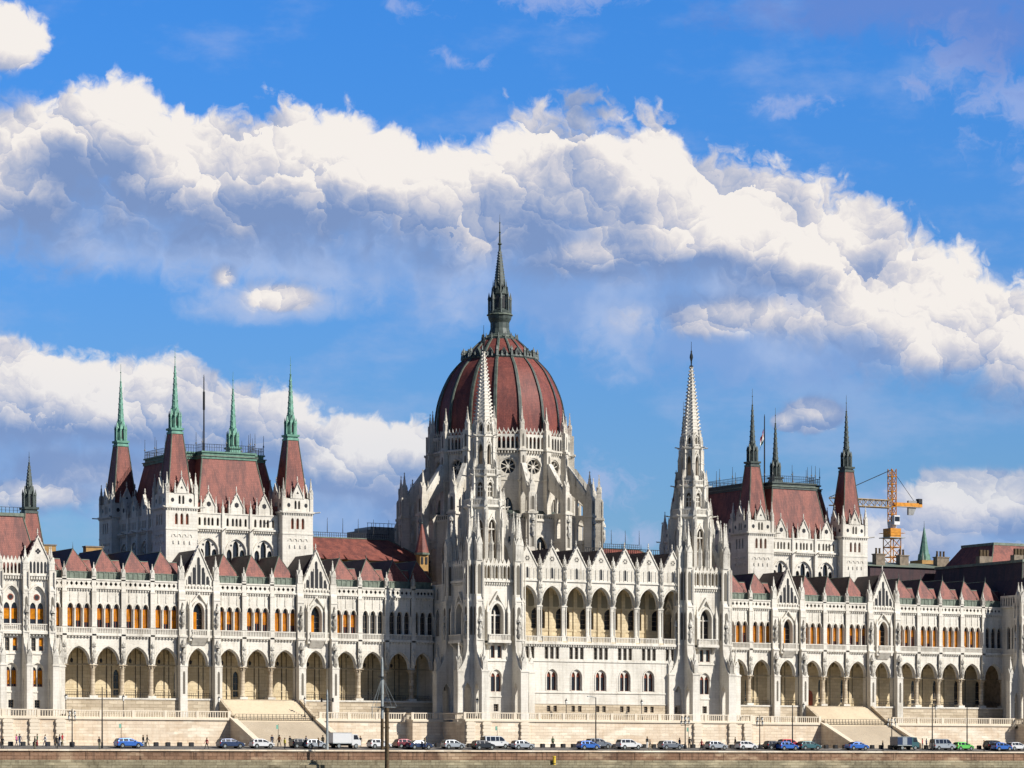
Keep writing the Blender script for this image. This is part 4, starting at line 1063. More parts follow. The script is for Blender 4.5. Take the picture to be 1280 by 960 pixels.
# ------------------------------------------------------------------ chamber blocks
def block(building, s):
    W = thing_part('chamber_block', building); mb = MB('white_limestone'); cx = s * 55.9; roof = MB('red_roof_tiles')
    Y0, Y1 = 9.2, 34.2; XH = 11.6
    copper = 'green_copper' if s < 0 else 'dark_copper'; band = 'mid_copper' if s < 0 else 'dark_copper'
    mb.box(cx - XH + .6, cx + XH - .6, Y0 + .6, Y1 - .6, 20, 40.4, 'brown_stone')
    def wallrun(M, half, nb):
        mb.M = M
        p = 2 * half / nb
        for i in range(nb):
            xc = -half + (i + .5) * p; a, b_ = xc - p / 2, xc + p / 2
            mb.M = M
            mb.panel(a, b_, 25, 37.9, [arch(xc, 1.75, 29, 34.4, 36.7)], .6)
            arch_ring(mb, xc, 1.75, 29.5, 34.4, 36.7, .22, -.15, .02)
            mb.panel(xc - 1.76, xc + 1.76, 29, 36.7, [arch(xc - 1.15, .46, 29.2, 34.2, 35.0), arch(xc, .5, 29.2, 35.4, 36.4), arch(xc + 1.15, .46, 29.2, 34.2, 35.0)], .25, y=.2, back=False)
            mb.add([(x, .55, z) for x, z in ((xc - 1.8, 29), (xc + 1.8, 29), (xc + 1.8, 36.8), (xc - 1.8, 36.8))], [(0, 1, 2, 3)], 'window_glass')
            for q in (-1, 1): mb.add([(xc + q * .82 + .2 * math.cos(t * PI / 4), .19, 35.65 + .2 * math.sin(t * PI / 4)) for t in range(8)], [tuple(range(8))], 'shade_pane')
            dentils(mb, a, b_, 37.75, 0, .4, .35, .4, .2); mb.box(a, b_, -.55, .3, 38.1, 38.4)
            ops = [arch(xc + (j - 1) * .66, .21, 38.75, 39.7, 40.05) for j in range(3)] + [arch(xc + q * 1.6, .21, 38.75, 39.7, 40.05) for q in (-1, 1)]
            mb.panel(a, b_, 38.4, 40.6, ops, .3, y=-.2); mb.box(a, b_, .5, .6, 38.4, 40.4, 'shade_pane')
            mb.box(a, b_, -.3, .3, 40.6, 40.8)
            # gablet
            gable_mesh_into(mb, xc, 1.0, 40.8, 42.2, 44.0, -.2, .35, cop=.16)
            mb.add([(xc + .42 * math.cos(t * PI / 3 + PI / 6) , -.215, 42.2 + .45 * math.sin(t * PI / 3 + PI / 6)) for t in range(6)], [tuple(range(6))], 'shade_pane')
            mb.M = Matrix.Identity(4)
            for q in (-1, 1): inst(pinnacle_mesh(.17, .7, 2.0), 'pinnacle', W, M @ Vector((xc + q * 1.3, -.1, 40.8)), M.to_euler().z)
        mb.M = M
        for i in range(1, nb):
            x = -half + i * p
            mb.box(x - .3, x + .3, -.6, 0, 25, 38.4); mb.box(x - .22, x + .22, -.45, 0, 38.4, 40.8)
            inst(pinnacle_mesh(.2, .6, 1.6), 'pinnacle', W, M @ Vector((x, -.2, 40.8)), M.to_euler().z)
            mb.bar((x, -.5, 38.0), (x, -1.6, 38.3), .12, 'carved_limestone')
        mb.M = Matrix.Identity(4)
    wallrun(T(cx, Y0), 7.4, 3)
    yc = (Y0 + Y1) / 2
    wallrun(T(cx - XH, 21.7) @ rotz(-PI / 2), 8.6, 4)
    wallrun(T(cx + XH, 21.7) @ rotz(PI / 2), 8.6, 4)
    wallrun(T(cx, Y1) @ rotz(PI), 7.4, 3)
    # corner towers
    for qx in (-1, 1):
        for ty in (10.3, 33.1):
            tx = cx + qx * 10.28; h = 2.75
            for k in range(4):
                M = T(tx, ty) @ rotz(k * PI / 2) @ T(0, -h); mb.M = M
                mb.panel(-h, h, 25, 37.8, [], .3); mb.box(-h, h, -.08, 0, 37.7, 37.95)
                for j in range(4):
                    arch_ring(mb, (j - 1.5) * .95, .28, 35.7, 36.6, 37.0, .1, -.1, .02, legs=False); mb.box((j - 1.5) * .95 - .1, (j - 1.5) * .95 + .1, -.16, 0, 35.5, 36.0)
                mb.panel(-h, h, 37.95, 41.2, [arch((j - 1) * .95, .25, 38.6, 40.0, 40.4) for j in range(3)], .4)
                mb.box(-1.6, 1.6, .35, .39, 38.4, 40.6, 'shade_pane' if k else 'red_wood')
                mb.box(-h - .12, h + .12, -.3, .2, 41.2, 41.5); dentils(mb, -h, h, 40.95, 0, .2, .25, .4, .18)
                # top stage
                mb.panel(-h + .15, h - .15, 41.5, 43.6, [arch(-.32, .2, 41.9, 42.9, 43.3), arch(.32, .2, 41.9, 42.9, 43.3)] , .3, y=.15)
                mb.box(-.9, .9, .42, .46, 41.6, 43.5, 'shade_pane')
                for q in (-1, 1):
                    mb.add([(q * 1.55 + .3 * math.cos(t * PI / 5), .14, 42.5 + .36 * math.sin(t * PI / 5)) for t in range(10)], [tuple(range(10))], 'shade_pane')
                gable_mesh_into(mb, 0, .85, 43.6, 44.3, 46.0, .05, .3, cop=.14, crock=False)
                mb.add([(.28 * math.cos(t * 2 * PI / 3 + PI / 2), .04, 44.5 + .3 * math.sin(t * 2 * PI / 3 + PI / 2)) for t in range(3)], [(0, 1, 2)], 'shade_pane')
                for q in (-1, 1): inst(pinnacle_mesh(.15, .5, 1.6), 'pinnacle', W, M @ Vector((q * 1.1, .2, 43.6)), M.to_euler().z)
                mb.box(-h - .02, -h + .55, -.05, .5, 41.5, 44.0); 
                inst(pinnacle_mesh(.3, .8, 2.6), 'pinnacle', W, M @ Vector((-h + .27, .27, 43.6)), M.to_euler().z)
                mb.bar((-h, 0, 41.3), (-h - .9, -.9, 41.4), .1, 'carved_limestone')
            mb.M = Matrix.Identity(4)
            mb.frus(tx, ty, 41, 43.8, h - .6, h - .6, 4, mat='brown_stone')
            spire_roof(W, tx, ty, 43.4, 53.3, 2.05, .95, copper, 'b', H=11.6 if s < 0 else 11.9)
    # cruciform mansard roof
    def mans(x0, x1, y0, y1, z0, z1, ins, ins2, tri=True):
        roof.add([(x0, y0, z0), (x1, y0, z0), (x1, y1, z0), (x0, y1, z0), (x0 + ins, y0 + ins2, z1), (x1 - ins, y0 + ins2, z1), (x1 - ins, y1 - ins2, z1), (x0 + ins, y1 - ins2, z1)],
                 [(0, 1, 5, 4), (1, 2, 6, 5), (2, 3, 7, 6), (3, 0, 4, 7), (4, 5, 6, 7)])
        for px, qx in ((x0, x0 + ins), (x1, x1 - ins)): roof.bar((px, y0, z0), (qx, y0 + ins2, z1), .13, 'pale_copper')
        a = x0 + ins; b_ = x1 - ins; c = y0 + ins2; d = y1 - ins2
        roof.box(a - .15, b_ + .15, c - .15, d + .15, z1 - .05, z1 + .35, band); roof.box(a - .3, b_ + .3, c - .3, d + .3, z1 + .35, z1 + .5, 'pale_copper')
        roof.box(a + .1, b_ - .1, c + .1, d - .1, z1 + .5, z1 + .95, band); roof.box(a - .1, b_ + .1, c - .1, d + .1, z1 + .95, z1 + 1.2, band)
    mans(cx - 6.4, cx + 6.4, 10.2, 34.2, 40.6, 49.9, 1.6, 1.8)
    mans(cx - 9.4, cx + 9.4, 12.6, 31.6, 40.6, 49.92, 1.9, 1.9)
    rl = MB('black_iron'); zr = 51.15
    def rail(p, q, n):
        for i in range(n + 1):
            x = p[0] + (q[0] - p[0]) * i / n; y = p[1] + (q[1] - p[1]) * i / n
            rl.box(x - .025, x + .025, y - .025, y + .025, zr, zr + 1.1)
            if i % 10 == 0: rl.frus(x, y, zr, zr + 3.2, .05, .02, 4); rl.frus(x, y, zr + 1.3, zr + 1.7, .12, .02, 4)
        rl.bar((p[0], p[1], zr + 1.08), (q[0], q[1], zr + 1.08), .035); rl.bar((p[0], p[1], zr + .6), (q[0], q[1], zr + .6), .025)
    c = [(cx - 4.7, 12.1), (cx + 4.7, 12.1), (cx + 4.7, 14.6), (cx + 7.4, 14.6), (cx + 7.4, 29.6), (cx - 7.4, 29.6), (cx - 7.4, 14.6), (cx - 4.7, 14.6)]
    for i in range(8):
        p, q = c[i], c[(i + 1) % 8]; rail(p, q, max(4, int(math.hypot(q[0] - p[0], q[1] - p[1]) / .42)))
    rl.build('ridge_railing', W)
    # lower red skirt behind the gablets
    roof.box(cx - 8, cx + 8, Y0 + .55, Y0 + 1.1, 40.4, 42.4)
    mb.build('block_wall', W); roof.build('mansard_roof', W)
    # flag pole
    fx = cx + (1.2 if s < 0 else -1.2)
    fp = thing('flagpole', ('bare dark flagpole on the copper topped roof with the bright green spires' if s < 0 else 'dark flagpole with a limp tricolour flag on the roof between dark spires'), 'flagpole', (0, 0, 0))
    g = MB('black_iron'); fy = 13.5 if s < 0 else 16
    px = cx - 3.8
    g.lathe([(.14, 51.1), (.13, 56), (.09, 63.2), (.02, 63.7)], 8, px, fy)
    g.lathe([(.1, 57.8), (.2, 58.0), (.19, 60.8), (.08, 61.0)], 8, px, fy) if s < 0 else None
    g.build('pole', fp)
    if s > 0:
        fl = MB('flag_red'); 
        rows = []
        for i in range(7):
            for j in range(7):
                t = i / 6; d = j / 6
                x = px - .1 - (t * 1.0 + .12 * math.sin(d * 7)) * (.8 if j < 3 else 1.0); y = fy + .18 * math.sin(t * 9 + d * 2); z = 61.0 - d * 2.1 - t * 1.9
                rows.append((x, y, z))
        for i in range(6):
            for j in range(6):
                k = i * 7 + j; fl.add([rows[k], rows[k + 1], rows[k + 8], rows[k + 7]], [(0, 1, 2, 3)], ('flag_red', 'flag_white', 'flag_green')[j // 2])
        fo = fl.build('flag', fp)
        md = fo.modifiers.new('t', 'SOLIDIFY'); md.thickness = .02
plain('flag_red', (.45, .03, .03), .8, 0, .1); plain('flag_white', (.7, .7, .7), .8, 0, .1); plain('flag_green', (.02, .12, .06), .8, 0, .1)

def rear_roofs(building):
    W = thing_part('rear_range', building)
    def piece(name, fn):
        r = MB('red_roof_tiles'); fn(r); return r.build(name, W)
    for s in (-1, 1):
        x0, x1 = (-36.5, -14.5) if s < 0 else (14.5, 36.5)
        def f(r):
            r.add([(x0, 20, 34.9), (x1, 20, 34.9), (x1, 35, 34.9), (x0, 35, 34.9), (x0 + 2.4, 26.5, 38.9), (x1 - 4.6, 26.5, 38.9), (x1 - 4.6, 29, 38.9), (x0 + 2.4, 29, 38.9)],
                  [(0, 1, 5, 4), (1, 2, 6, 5), (2, 3, 7, 6), (3, 0, 4, 7), (4, 5, 6, 7)])
            r.bar((x0, 20, 34.9), (x0 + 2.4, 26.5, 38.9), .14, 'pale_copper'); r.bar((x1, 20, 34.9), (x1 - 4.6, 26.5, 38.9), .14, 'pale_copper'); r.bar((x0 + 2.4, 26.5, 38.95), (x1 - 4.6, 26.5, 38.95), .14, 'pale_copper')
            r.box(x0 + 1, x1 - 1, 21, 34, 20, 34.9, 'ochre_plaster')
        piece('hipped_roof', f)
        for i in range(5):
            x = x0 + 3.4 + i * 4.0
            def f(w):
                w.box(x - 1.3, x + 1.3, 19.6, 21, 32.2, 34.9, 'ochre_plaster')
                for j in range(4): w.box(x - 1.1 + j * .62, x - 1.1 + j * .62 + .38, 19.56, 19.6, 32.5, 34.5, 'shade_pane')
                w.add([(x - 1.5, 19.2, 34.8), (x + 1.5, 19.2, 34.8), (x + 1.3, 21.6, 35.9), (x - 1.3, 21.6, 35.9)], [(0, 1, 2, 3)])
            piece('dormer', f)
        g = MB('black_iron')
        for i in range(36):
            x = x0 + 2.6 + i * (x1 - x0 - 7.2) / 35; g.box(x - .03, x + .03, 26.5, 26.56, 38.95, 39.9)
            if i % 7 == 0: g.frus(x, 26.53, 39.9, 42.4, .05, .02, 4)
        g.box(x0 + 2.4, x1 - 4.6, 26.5, 26.56, 39.8, 39.88); g.box(x0 + 2.4, x1 - 4.6, 26.5, 26.56, 39.4, 39.45); g.build('ridge_railing', W)
    def f(w):
        w.box(-20.3, -18.7, 12.7, 14.3, 26, 35.6, 'ochre_plaster'); w.frus(-19.5, 13.5, 35.6, 35.95, 1.2, 1.25, 8, mat='pale_copper')
        for q in (-.4, .4): w.box(-19.5 + q - .2, -19.5 + q + .2, 12.6, 12.71, 34.0, 35.2, 'shade_pane')
        w.frus(-19.5, 13.5, 35.95, 40.8, 1.1, .1, 8); w.lathe([(.1, 40.8), (.2, 41.0), (.03, 41.2), (.02, 42.0)], 6, -19.5, 13.5, 'dark_copper')
    piece('turret', f)
    for x0, x1 in ((-94, -69), (-43, -24), (24, 43), (69, 101)):
        def f(r):
            r.add([(x0, 14, 32.0), (x1, 14, 32.0), (x1, 18, 33.6), (x0, 18, 33.6), (x1, 30, 33.6), (x0, 30, 33.6)], [(0, 1, 2, 3), (3, 2, 4, 5)], 'dark_roof_tiles')
            r.box(x0, x1, 14.2, 30, 20, 32.0, 'brown_stone')
        piece('lower_range', f)
    def f(r):
        r.box(88, 113, 33, 46, 25, 38.2, 'dark_roof_tiles')
        r.add([(97, 32.9, 34.5), (108, 32.9, 34.5), (107, 33.6, 38.1), (98, 33.6, 38.1)], [(0, 1, 2, 3)], 'red_roof_tiles')
        r.add([(87.5, 32.6, 38.2), (113.5, 32.6, 38.2), (113.5, 39, 39.5), (87.5, 39, 39.5), (113.5, 46.4, 38.2), (87.5, 46.4, 38.2)], [(0, 1, 2, 3), (3, 2, 4, 5)], 'pale_copper')
    piece('copper_topped_range', f)
    for x, y, n in ((90.6, 34.5, 2), (97, 35.5, 2), (106.4, 36, 3), (111.6, 30, 4), (-88, 14, 3), (-80, 14, 3)):
        zb, zt = (37.5, 40.6) if x > 0 else (32.2, 34.9)
        ww = n * .8 + .5
        def f(w):
            w.box(x, x + ww, y, y + 1.3, zb - 5, zt, 'ochre_plaster' if x < 0 or x > 110 else 'brown_stone'); w.box(x - .12, x + ww + .12, y - .12, y + 1.42, zt, zt + .2, 'brown_stone')
            if x > 0:
                for j in range(n): w.lathe([(.22, zt + .2), (.18, zt + 1.1), (.24, zt + 1.15), (.2, zt + 1.3)], 8, x + .45 + j * .8, y + .65, 'rust_brown')
        piece('chimney', f)
    def f(r):
        r.box(108, 112, 43, 47, 30, 40.6, 'ochre_plaster')
        for q in (-1.7, 1.7): r.frus(110 + q, 43.2, 40.6, 42.6, .22, 0, 4, mat='pale_copper')
        r.frus(110, 45, 40.6, 41.9, 1.25, 1.1, 8, mat='mid_copper'); r.frus(110, 45, 41.9, 47.2, .95, .1, 8, mat='mid_copper'); r.frus(110, 45, 47.2, 48.6, .05, .01, 4, mat='dark_copper')
    piece('small_spire', f)
    def f(w):
        w.box(-17.5, -8, 38, 46, 30, 41.6, 'concrete_grey'); w.box(-16.5, -9, 38.6, 45, 41.6, 42.2, 'steel_grey')
        for i in range(12): w.box(-17.4 + i * .8, -17.34 + i * .8, 38, 38.06, 41.6, 42.8, 'black_iron')
        w.box(-17.5, -8, 38, 38.06, 42.74, 42.82, 'black_iron')
    piece('roof_platform', f)
# ------------------------------------------------------------------ ground, water, terrace, quay
def sheet(name, x0, x1, y0, y1, z, mat):
    mb = MB(mat); mb.add([(x0, y0, z), (x1, y0, z), (x1, y1, z), (x0, y1, z)], [(0, 1, 2, 3)]); o = mb.build(name); o['kind'] = 'structure'; return o
sheet('ground', -6000, 6000, 12, 9000, 2.6, 'ground_earth')
sheet('river', -6000, 6000, -3000, -49.9, -3.0, 'river_water')
ROADE = -48.6
mb = MB('asphalt'); mb.add([(-600, ROADE, 2.06), (600, ROADE, 2.06), (600, -42, 2.66), (-600, -42, 2.66)], [(0, 1, 2, 3)]); 
mb.add([(-600, -42, 2.66), (600, -42, 2.66), (600, -32, 2.70), (-600, -32, 2.70)], [(0, 1, 2, 3)])
o = mb.build('road'); o['kind'] = 'structure'
mb = MB('pavement'); mb.box(-600, 600, -32, 12, 2.3, 2.82); o = mb.build('pavement'); o['kind'] = 'structure'
mb = MB('white_paint')
for i in range(120):
    x = -300 + i * 5; mb.add([(x, -37.1, 2.694), (x + 2.5, -37.1, 2.694), (x + 2.5, -36.95, 2.694), (x, -36.95, 2.694)], [(0, 1, 2, 3)])
o = mb.build('lane_marking'); o['kind'] = 'structure'
# quay wall
qw = thing('quay_wall', 'long reddish brown stone quay wall along the river with pale coping', 'wall')
mb = MB('quay_stone'); mb.box(-600, 600, -50, -48.9, .72, 1.98)
for i in range(75):
    x = -300 + i * 8.1; mb.box(x, x + .5, -50.06, -49.9, .72, 1.98)
mb.build('upper_courses', qw)
mb = MB('quay_base_stone'); mb.box(-600, 600, -50.5, -48.9, -3.4, .72); mb.build('lower_courses', qw)
mb = MB('terrace_stone'); mb.box(-600, 600, -50.22, ROADE, 1.98, 2.19); mb.build('coping', qw)
mb = MB('quay_base_stone'); mb.box(-600, 600, -51.3, -50.5, -3.4, .05); mb.build('foot_ledge', qw)
# ------------------------------------------------------------------ terrace under the building
tw = thing('embankment_terrace', 'pale stone embankment terrace with balustrade and grand stairs below the parliament', 'terrace')
YT, YM, YB, YP = -6.6, -8.8, -16.3, -9.6        # wing wall, step, tower bastion, pavilion bastion
XB, XM, XP = 27.5, 33.0, 91.5
def seg(x0, x1, y):
    mb = MB('terrace_stone'); mb.box(x0, x1, y, y + 2.2, 2.5, 7.0); mb.box(x0, x1, y - .12, y, 2.5, 3.5)
    w_ = mb.build('retaining_wall', tw); cop = MB('step_stone'); cop.box(x0 - .05, x1 + .05, y - .22, y + 2.2, 7.0, 7.3); cop.build('wall_coping', w_)
SX0, SX1 = 49.0, 63.7
for s in (-1, 1):
    for a, b_, y in ((XB, XM, YM), (XM, SX0, YT), (SX1, XP, YT), (XP, 125, YP)):
        seg(*((a, b_) if s > 0 else (-b_, -a)), y)
    for xx, y0, y1 in ((XB, YB, YM), (XM, YM, YT), (XP, YP, YT)):
        x = s * xx; i_ = -1 if xx < 50 else 1
        mb = MB('terrace_stone'); mb.box(min(x, x + .6 * i_ * s), max(x, x + .6 * i_ * s), y0 + 2.2, y1 + (1 if xx < 50 else 1), 2.5, 6.99); mb.build('return_wall', tw)
seg(-XB, XB, YB)
for s in (-1, 1):
    for xx, y in ((16.6, YB), (23.6, YB), (26.6, YB), (93.6, YP), (97.8, YP), (102.0, YP), (106.2, YP)):
        q = MB('step_stone'); x = s * xx
        for i in range(8): q.box(x - .75 - .1 * (i % 2), x + .75 + .1 * (i % 2), y - .42, y - .01, 2.7 + i * .53, 2.7 + i * .53 + .46)
        q.box(x - .6, x + .6, y - .36, y - .01, 2.6, 6.95); q.build('quoined_pilaster', tw)
fl = MB('pavement'); fl.box(-125, 125, YT + 2.2, 0.9, 6.6, 7.05); fl.box(-XB + .6, XB - .6, YB + 2.2, YT + 2.2, 6.6, 7.04)
for s in (-1, 1): fl.box(min(s * XP, s * 125), max(s * XP, s * 125), YP + 2.2, YT + 2.2, 6.6, 7.04)
fl.build('terrace_floor', tw)
bl = MB('step_stone')
for s in (-1, 1):
    for a, b_, y in ((XB + .3, XM, YM), (XM + .3, SX0 - .6, YT), (SX1 + .6, XP - .3, YT), (XP, 125, YP)):
        a, b_ = (a, b_) if s > 0 else (-b_, -a); bl = MB('step_stone'); balustrade(bl, a, b_, y + .1, 7.3, 1.15, .42, 5.6, t=.13); bl.build('balustrade', tw)
bl = MB('step_stone'); balustrade(bl, -XB, XB, YB + .1, 7.3, 1.15, .42, 4.6, t=.13); bl.build('balustrade', tw)
for s in (-1, 1):
    for xx, y0, y1 in ((XB, YB, YM), (XM, YM, YT), (XP, YP, YT)):
        bl = MB('step_stone'); bl.M = T(s * xx, 0) @ rotz(PI / 2); balustrade(bl, y0 + .3, y1, 0, 7.3, 1.12, .42, t=.12); bl.build('balustrade', tw)
for s in (-1, 1):
    a, b_ = (-SX1, -SX0) if s < 0 else (SX0, SX1)
    st = MB('stair_stone'); N = 26; run = 9.2
    for i in range(N):
        y = YT - run * i / N; z = 7.05 - (7.05 - 2.8) * (i + 1) / (N + 1)
        st.box(a, b_, y - run / N, y, 2.4, z); st.box(a, b_, y - run / N - .05, y - run / N, z - .075, z - .002, 'step_stone'); st.box(a, b_, y - run / N - .008, y - run / N, z - .13, z - .075, 'brown_stone')  # brown strips paint a shade line under each nosing
    st.box(a, b_, YT, YT + 2.3, 2.4, 7.04); st.build('staircase', tw)
    for x in (a, b_):
        ch = MB('terrace_stone'); ch.prismx([(YT + 2.2, 7.3), (YT + 2.2, 2.5), (YT - run - .3, 2.5), (YT - run - .3, 3.5), (YT, 7.25)], x - .45, x + .45)
        ch.build('stair_cheek', tw)
        ch = MB('step_stone'); ch.prismx([(YT + 2.2, 7.3), (YT, 7.25), (YT - run - .35, 3.5), (YT - run - .35, 3.75), (YT, 7.52), (YT + 2.2, 7.56)], x - .53, x + .53); ch.build('cheek_coping', tw)
    rl = MB('black_iron')
    for i in range(22):
        x = a + .6 + (b_ - a - 1.2) * i / 21; rl.box(x - .03, x + .03, YT + .3, YT + .36, 7.05, 8.05)
    for z in (8.02, 7.7, 7.4): rl.box(a + .6, b_ - .6, YT + .3, YT + .36, z - .025, z + .025)
    rl.build('stair_railing', tw)

# ------------------------------------------------------------------ lamps, masts and poles
def lantern_post():
    t = thing('lantern_post', '', 'street lamp')
    m_ = MB('black_iron'); m_.lathe([(.3, 0), (.28, .25), (.16, .35), (.14, .8), (.07, .9), (.055, 2.7), (.1, 2.75), (.05, 2.85)], 8); m_.build('post', t)
    g = MB('lamp_glass'); g.lathe([(.12, 2.85), (.24, 3.3), (.2, 3.42)], 6); g.build('lamp_glass', t)
    c = MB('black_iron'); c.lathe([(.27, 3.42), (.2, 3.55), (.06, 3.72), (.02, 3.95)], 6); c.build('lamp_cap', t)
    return t
def candelabra():
    t = thing('lantern_candelabra', '', 'street lamp')
    m_ = MB('black_iron'); m_.lathe([(.28, 0), (.26, .5), (.13, .7), (.09, 1.2), (.07, 4.6), (.1, 4.7), (.04, 5.4)], 8)
    for z, r in ((4.1, .62), (4.75, .5)):
        for k in range(4):
            a = k * PI / 2 + .4; m_.bar((0, 0, z - .35), (r * math.cos(a), r * math.sin(a), z - .45), .035); m_.bar((r * math.cos(a), r * math.sin(a), z - .45), (r * math.cos(a), r * math.sin(a), z - .2), .03)
    m_.build('post', t)
    for z, r in ((4.1, .62), (4.75, .5)):
        for k in range(4):
            a = k * PI / 2 + .4; g = MB('lamp_glass'); g.lathe([(.07, z - .2), (.16, z + .12), (.13, z + .2)], 6, r * math.cos(a), r * math.sin(a)); g.lathe([(.18, z + .2), (.03, z + .4)], 6, r * math.cos(a), r * math.sin(a), 'black_iron'); g.build('lantern', t)
    return t
lp = lantern_post(); ca = candelabra()
def place(proto, first, x, y, z, label, group, rz=0):
    o = proto if first else copy_tree(proto); o.location = (x, y, z); o.rotation_euler.z = rz; o['label'] = label; o['group'] = group; return o
lamps = [(-92.2, 'single black lantern post on the terrace beside the end pavilion arch'), (-81.6, 'single black lantern post on the terrace two arches in from the end pavilion'), (-65.5, 'single black lantern post at the top corner of the first grand stair'),
         (-50.6, 'single black lantern post on the terrace past the far corner of the first grand stair'), (-24.6, 'single black lantern post at the foot of the tower that stands before the dome'), (-8, 'single black lantern post before the central basement, nearer the dome side'), (6.5, 'single black lantern post before the central basement, nearer the free standing tower'),
         (31.2, 'single black lantern post on the terrace just past the free standing tower'), (45.8, 'single black lantern post at the top of the second grand stair'), (74.5, 'single black lantern post on the terrace near the shaded arches at the far end')]
for i, (x, lab) in enumerate(lamps):
    y = YT + 1.2 if XB < abs(x) < XP else (YB if abs(x) < 50 else YP) + 1.2
    place(lp, i == 0, x, y, 7.05, lab, 'lantern posts on the terrace')
cands = [(-105.0, 'tall black candelabra lamp on the quay at the end nearest the end pavilion'), (-3.2, 'tall black candelabra lamp on the quay before the central arcade'), (10.8, 'tall black candelabra lamp on the quay before the free standing tower'), (36.6, 'tall black candelabra lamp on the quay beside the second grand stair')]
for i, (x, lab) in enumerate(cands): place(ca, i == 0, x, -43.5, 2.5, lab, 'candelabra lamps on the quay', i * .7)
def tall_mast(x, y, z0, h, label, arm=True):
    t = thing('lamp_mast', label, 'lamp mast', (x, y, z0), 0, 'slim dark lamp masts on the quay')
    m_ = MB('black_iron'); m_.lathe([(.16, 0), (.15, .8), (.11, .9), (.07, h)], 8); m_.build('mast', t)
    if arm:
        a = MB('steel_grey'); a.bar((0, 0, h - .05), (-1.0, 0, h + .15), .04); a.box(-1.5, -.9, -.12, .12, h + .08, h + .2); a.build('lamp_arm', t)
for x, h, lab, arm in ((-101.2, 8.6, 'slim dark mast before the wall next to the blue estate car', False), (-20.5, 8.0, 'slim mast with a short lamp arm before the tower nearest the dome', True), (15.9, 7.2, 'slim dark mast before the free standing tower', False), (43.5, 7.6, 'slim dark mast behind the dark blue truck', False), (50.6, 7.4, 'slim dark mast beside the white minivan at the far end', False)):
    tall_mast(x, -45.2, 2.36, h, lab, arm)
# ------------------------------------------------------------------ vehicles
def paint(name, c, met=.3):
    m, nt, b = _mat(name); b.inputs['Base Color'].default_value = (*c, 1); b.inputs['Metallic'].default_value = met; b.inputs['Roughness'].default_value = .32
    b.inputs['Coat Weight'].default_value = .6; b.inputs['Coat Roughness'].default_value = .08
for n_, c_ in dict(car_blue=(.03, .12, .42), car_navy=(.02, .035, .09), car_white=(.6, .6, .6), car_silver=(.33, .35, .37), car_black=(.015, .015, .017), car_grey=(.14, .15, .17), car_red=(.42, .03, .03), car_maroon=(.16, .02, .03), car_green=(.12, .5, .08), car_teal=(.04, .11, .12)).items(): paint(n_, c_, .0 if 'white' in n_ else .25)
plain('tyre_rubber', (.02, .02, .02), .9, 0, .1); plain('headlight_glass', (.6, .6, .58), .2, 0, .1); plain('tail_light_red', (.4, .02, .02), .3, 0, .1)
def wheel_meshes():
    def t():
        m_ = MB('tyre_rubber'); m_.M = Matrix.Rotation(PI / 2, 4, 'X'); m_.smooth = False
        m_.lathe([(.2, -.1), (.3, -.11), (.325, -.06), (.325, .06), (.3, .11), (.2, .1)], 18); return m_.data('tyre')
    def r():
        m_ = MB('steel_grey'); m_.M = Matrix.Rotation(PI / 2, 4, 'X'); m_.lathe([(.05, .06), (.2, .115)], 14)
        for k in range(5):
            a = k * 2 * PI / 5; m_.bar((0, 0, .12), (.19 * math.cos(a), .19 * math.sin(a), .12), .03)
        return m_.data('rim')
    return cached('tyre', t), cached('rim', r)
PROFILES = {
 # lower body outline (x, z), roof outline, front at +x, windows as (x0,x1)
 'hatch': dict(L=4.0, W=1.72, body=[(-2.0, .35), (-2.0, .62), (-1.95, .95), (1.05, .98), (1.75, .82), (1.98, .6), (2.0, .35)], roof=[(-1.93, .95), (-1.72, 1.38), (-1.2, 1.48), (-.1, 1.47), (.35, 1.36), (1.1, .97)], wb=1.25, pil=[-1.05, -.15]),
 'estate': dict(L=4.5, W=1.78, body=[(-2.25, .35), (-2.25, .65), (-2.2, 1.0), (1.15, 1.0), (1.95, .84), (2.22, .62), (2.25, .35)], roof=[(-2.18, 1.0), (-1.9, 1.42), (-1.3, 1.5), (-.1, 1.5), (.4, 1.38), (1.2, .99)], wb=1.38, pil=[-1.2, -.25]),
 'sedan': dict(L=4.5, W=1.76, body=[(-2.25, .35), (-2.25, .7), (-2.15, .98), (-1.4, 1.0), (1.1, .98), (1.95, .82), (2.22, .6), (2.25, .35)], roof=[(-1.55, .99), (-.95, 1.38), (-.5, 1.43), (.1, 1.42), (.5, 1.32), (1.15, .97)], wb=1.35, pil=[-.25, .0]),
 'suv': dict(L=4.6, W=1.85, body=[(-2.3, .42), (-2.3, .75), (-2.25, 1.1), (1.2, 1.1), (1.95, .98), (2.26, .75), (2.3, .42)], roof=[(-2.22, 1.1), (-2.0, 1.6), (-1.4, 1.7), (-.1, 1.69), (.4, 1.55), (1.2, 1.09)], wb=1.4, pil=[-1.2, -.2]),
 'van': dict(L=4.9, W=1.9, body=[(-2.45, .4), (-2.45, .8), (-2.44, 1.15), (1.55, 1.15), (2.2, .95), (2.42, .7), (2.45, .4)], roof=[(-2.43, 1.15), (-2.38, 1.9), (-1.9, 1.98), (.6, 1.97), (1.0, 1.85), (1.7, 1.13)], wb=1.5, pil=[-1.4, -.4, .35]),
}
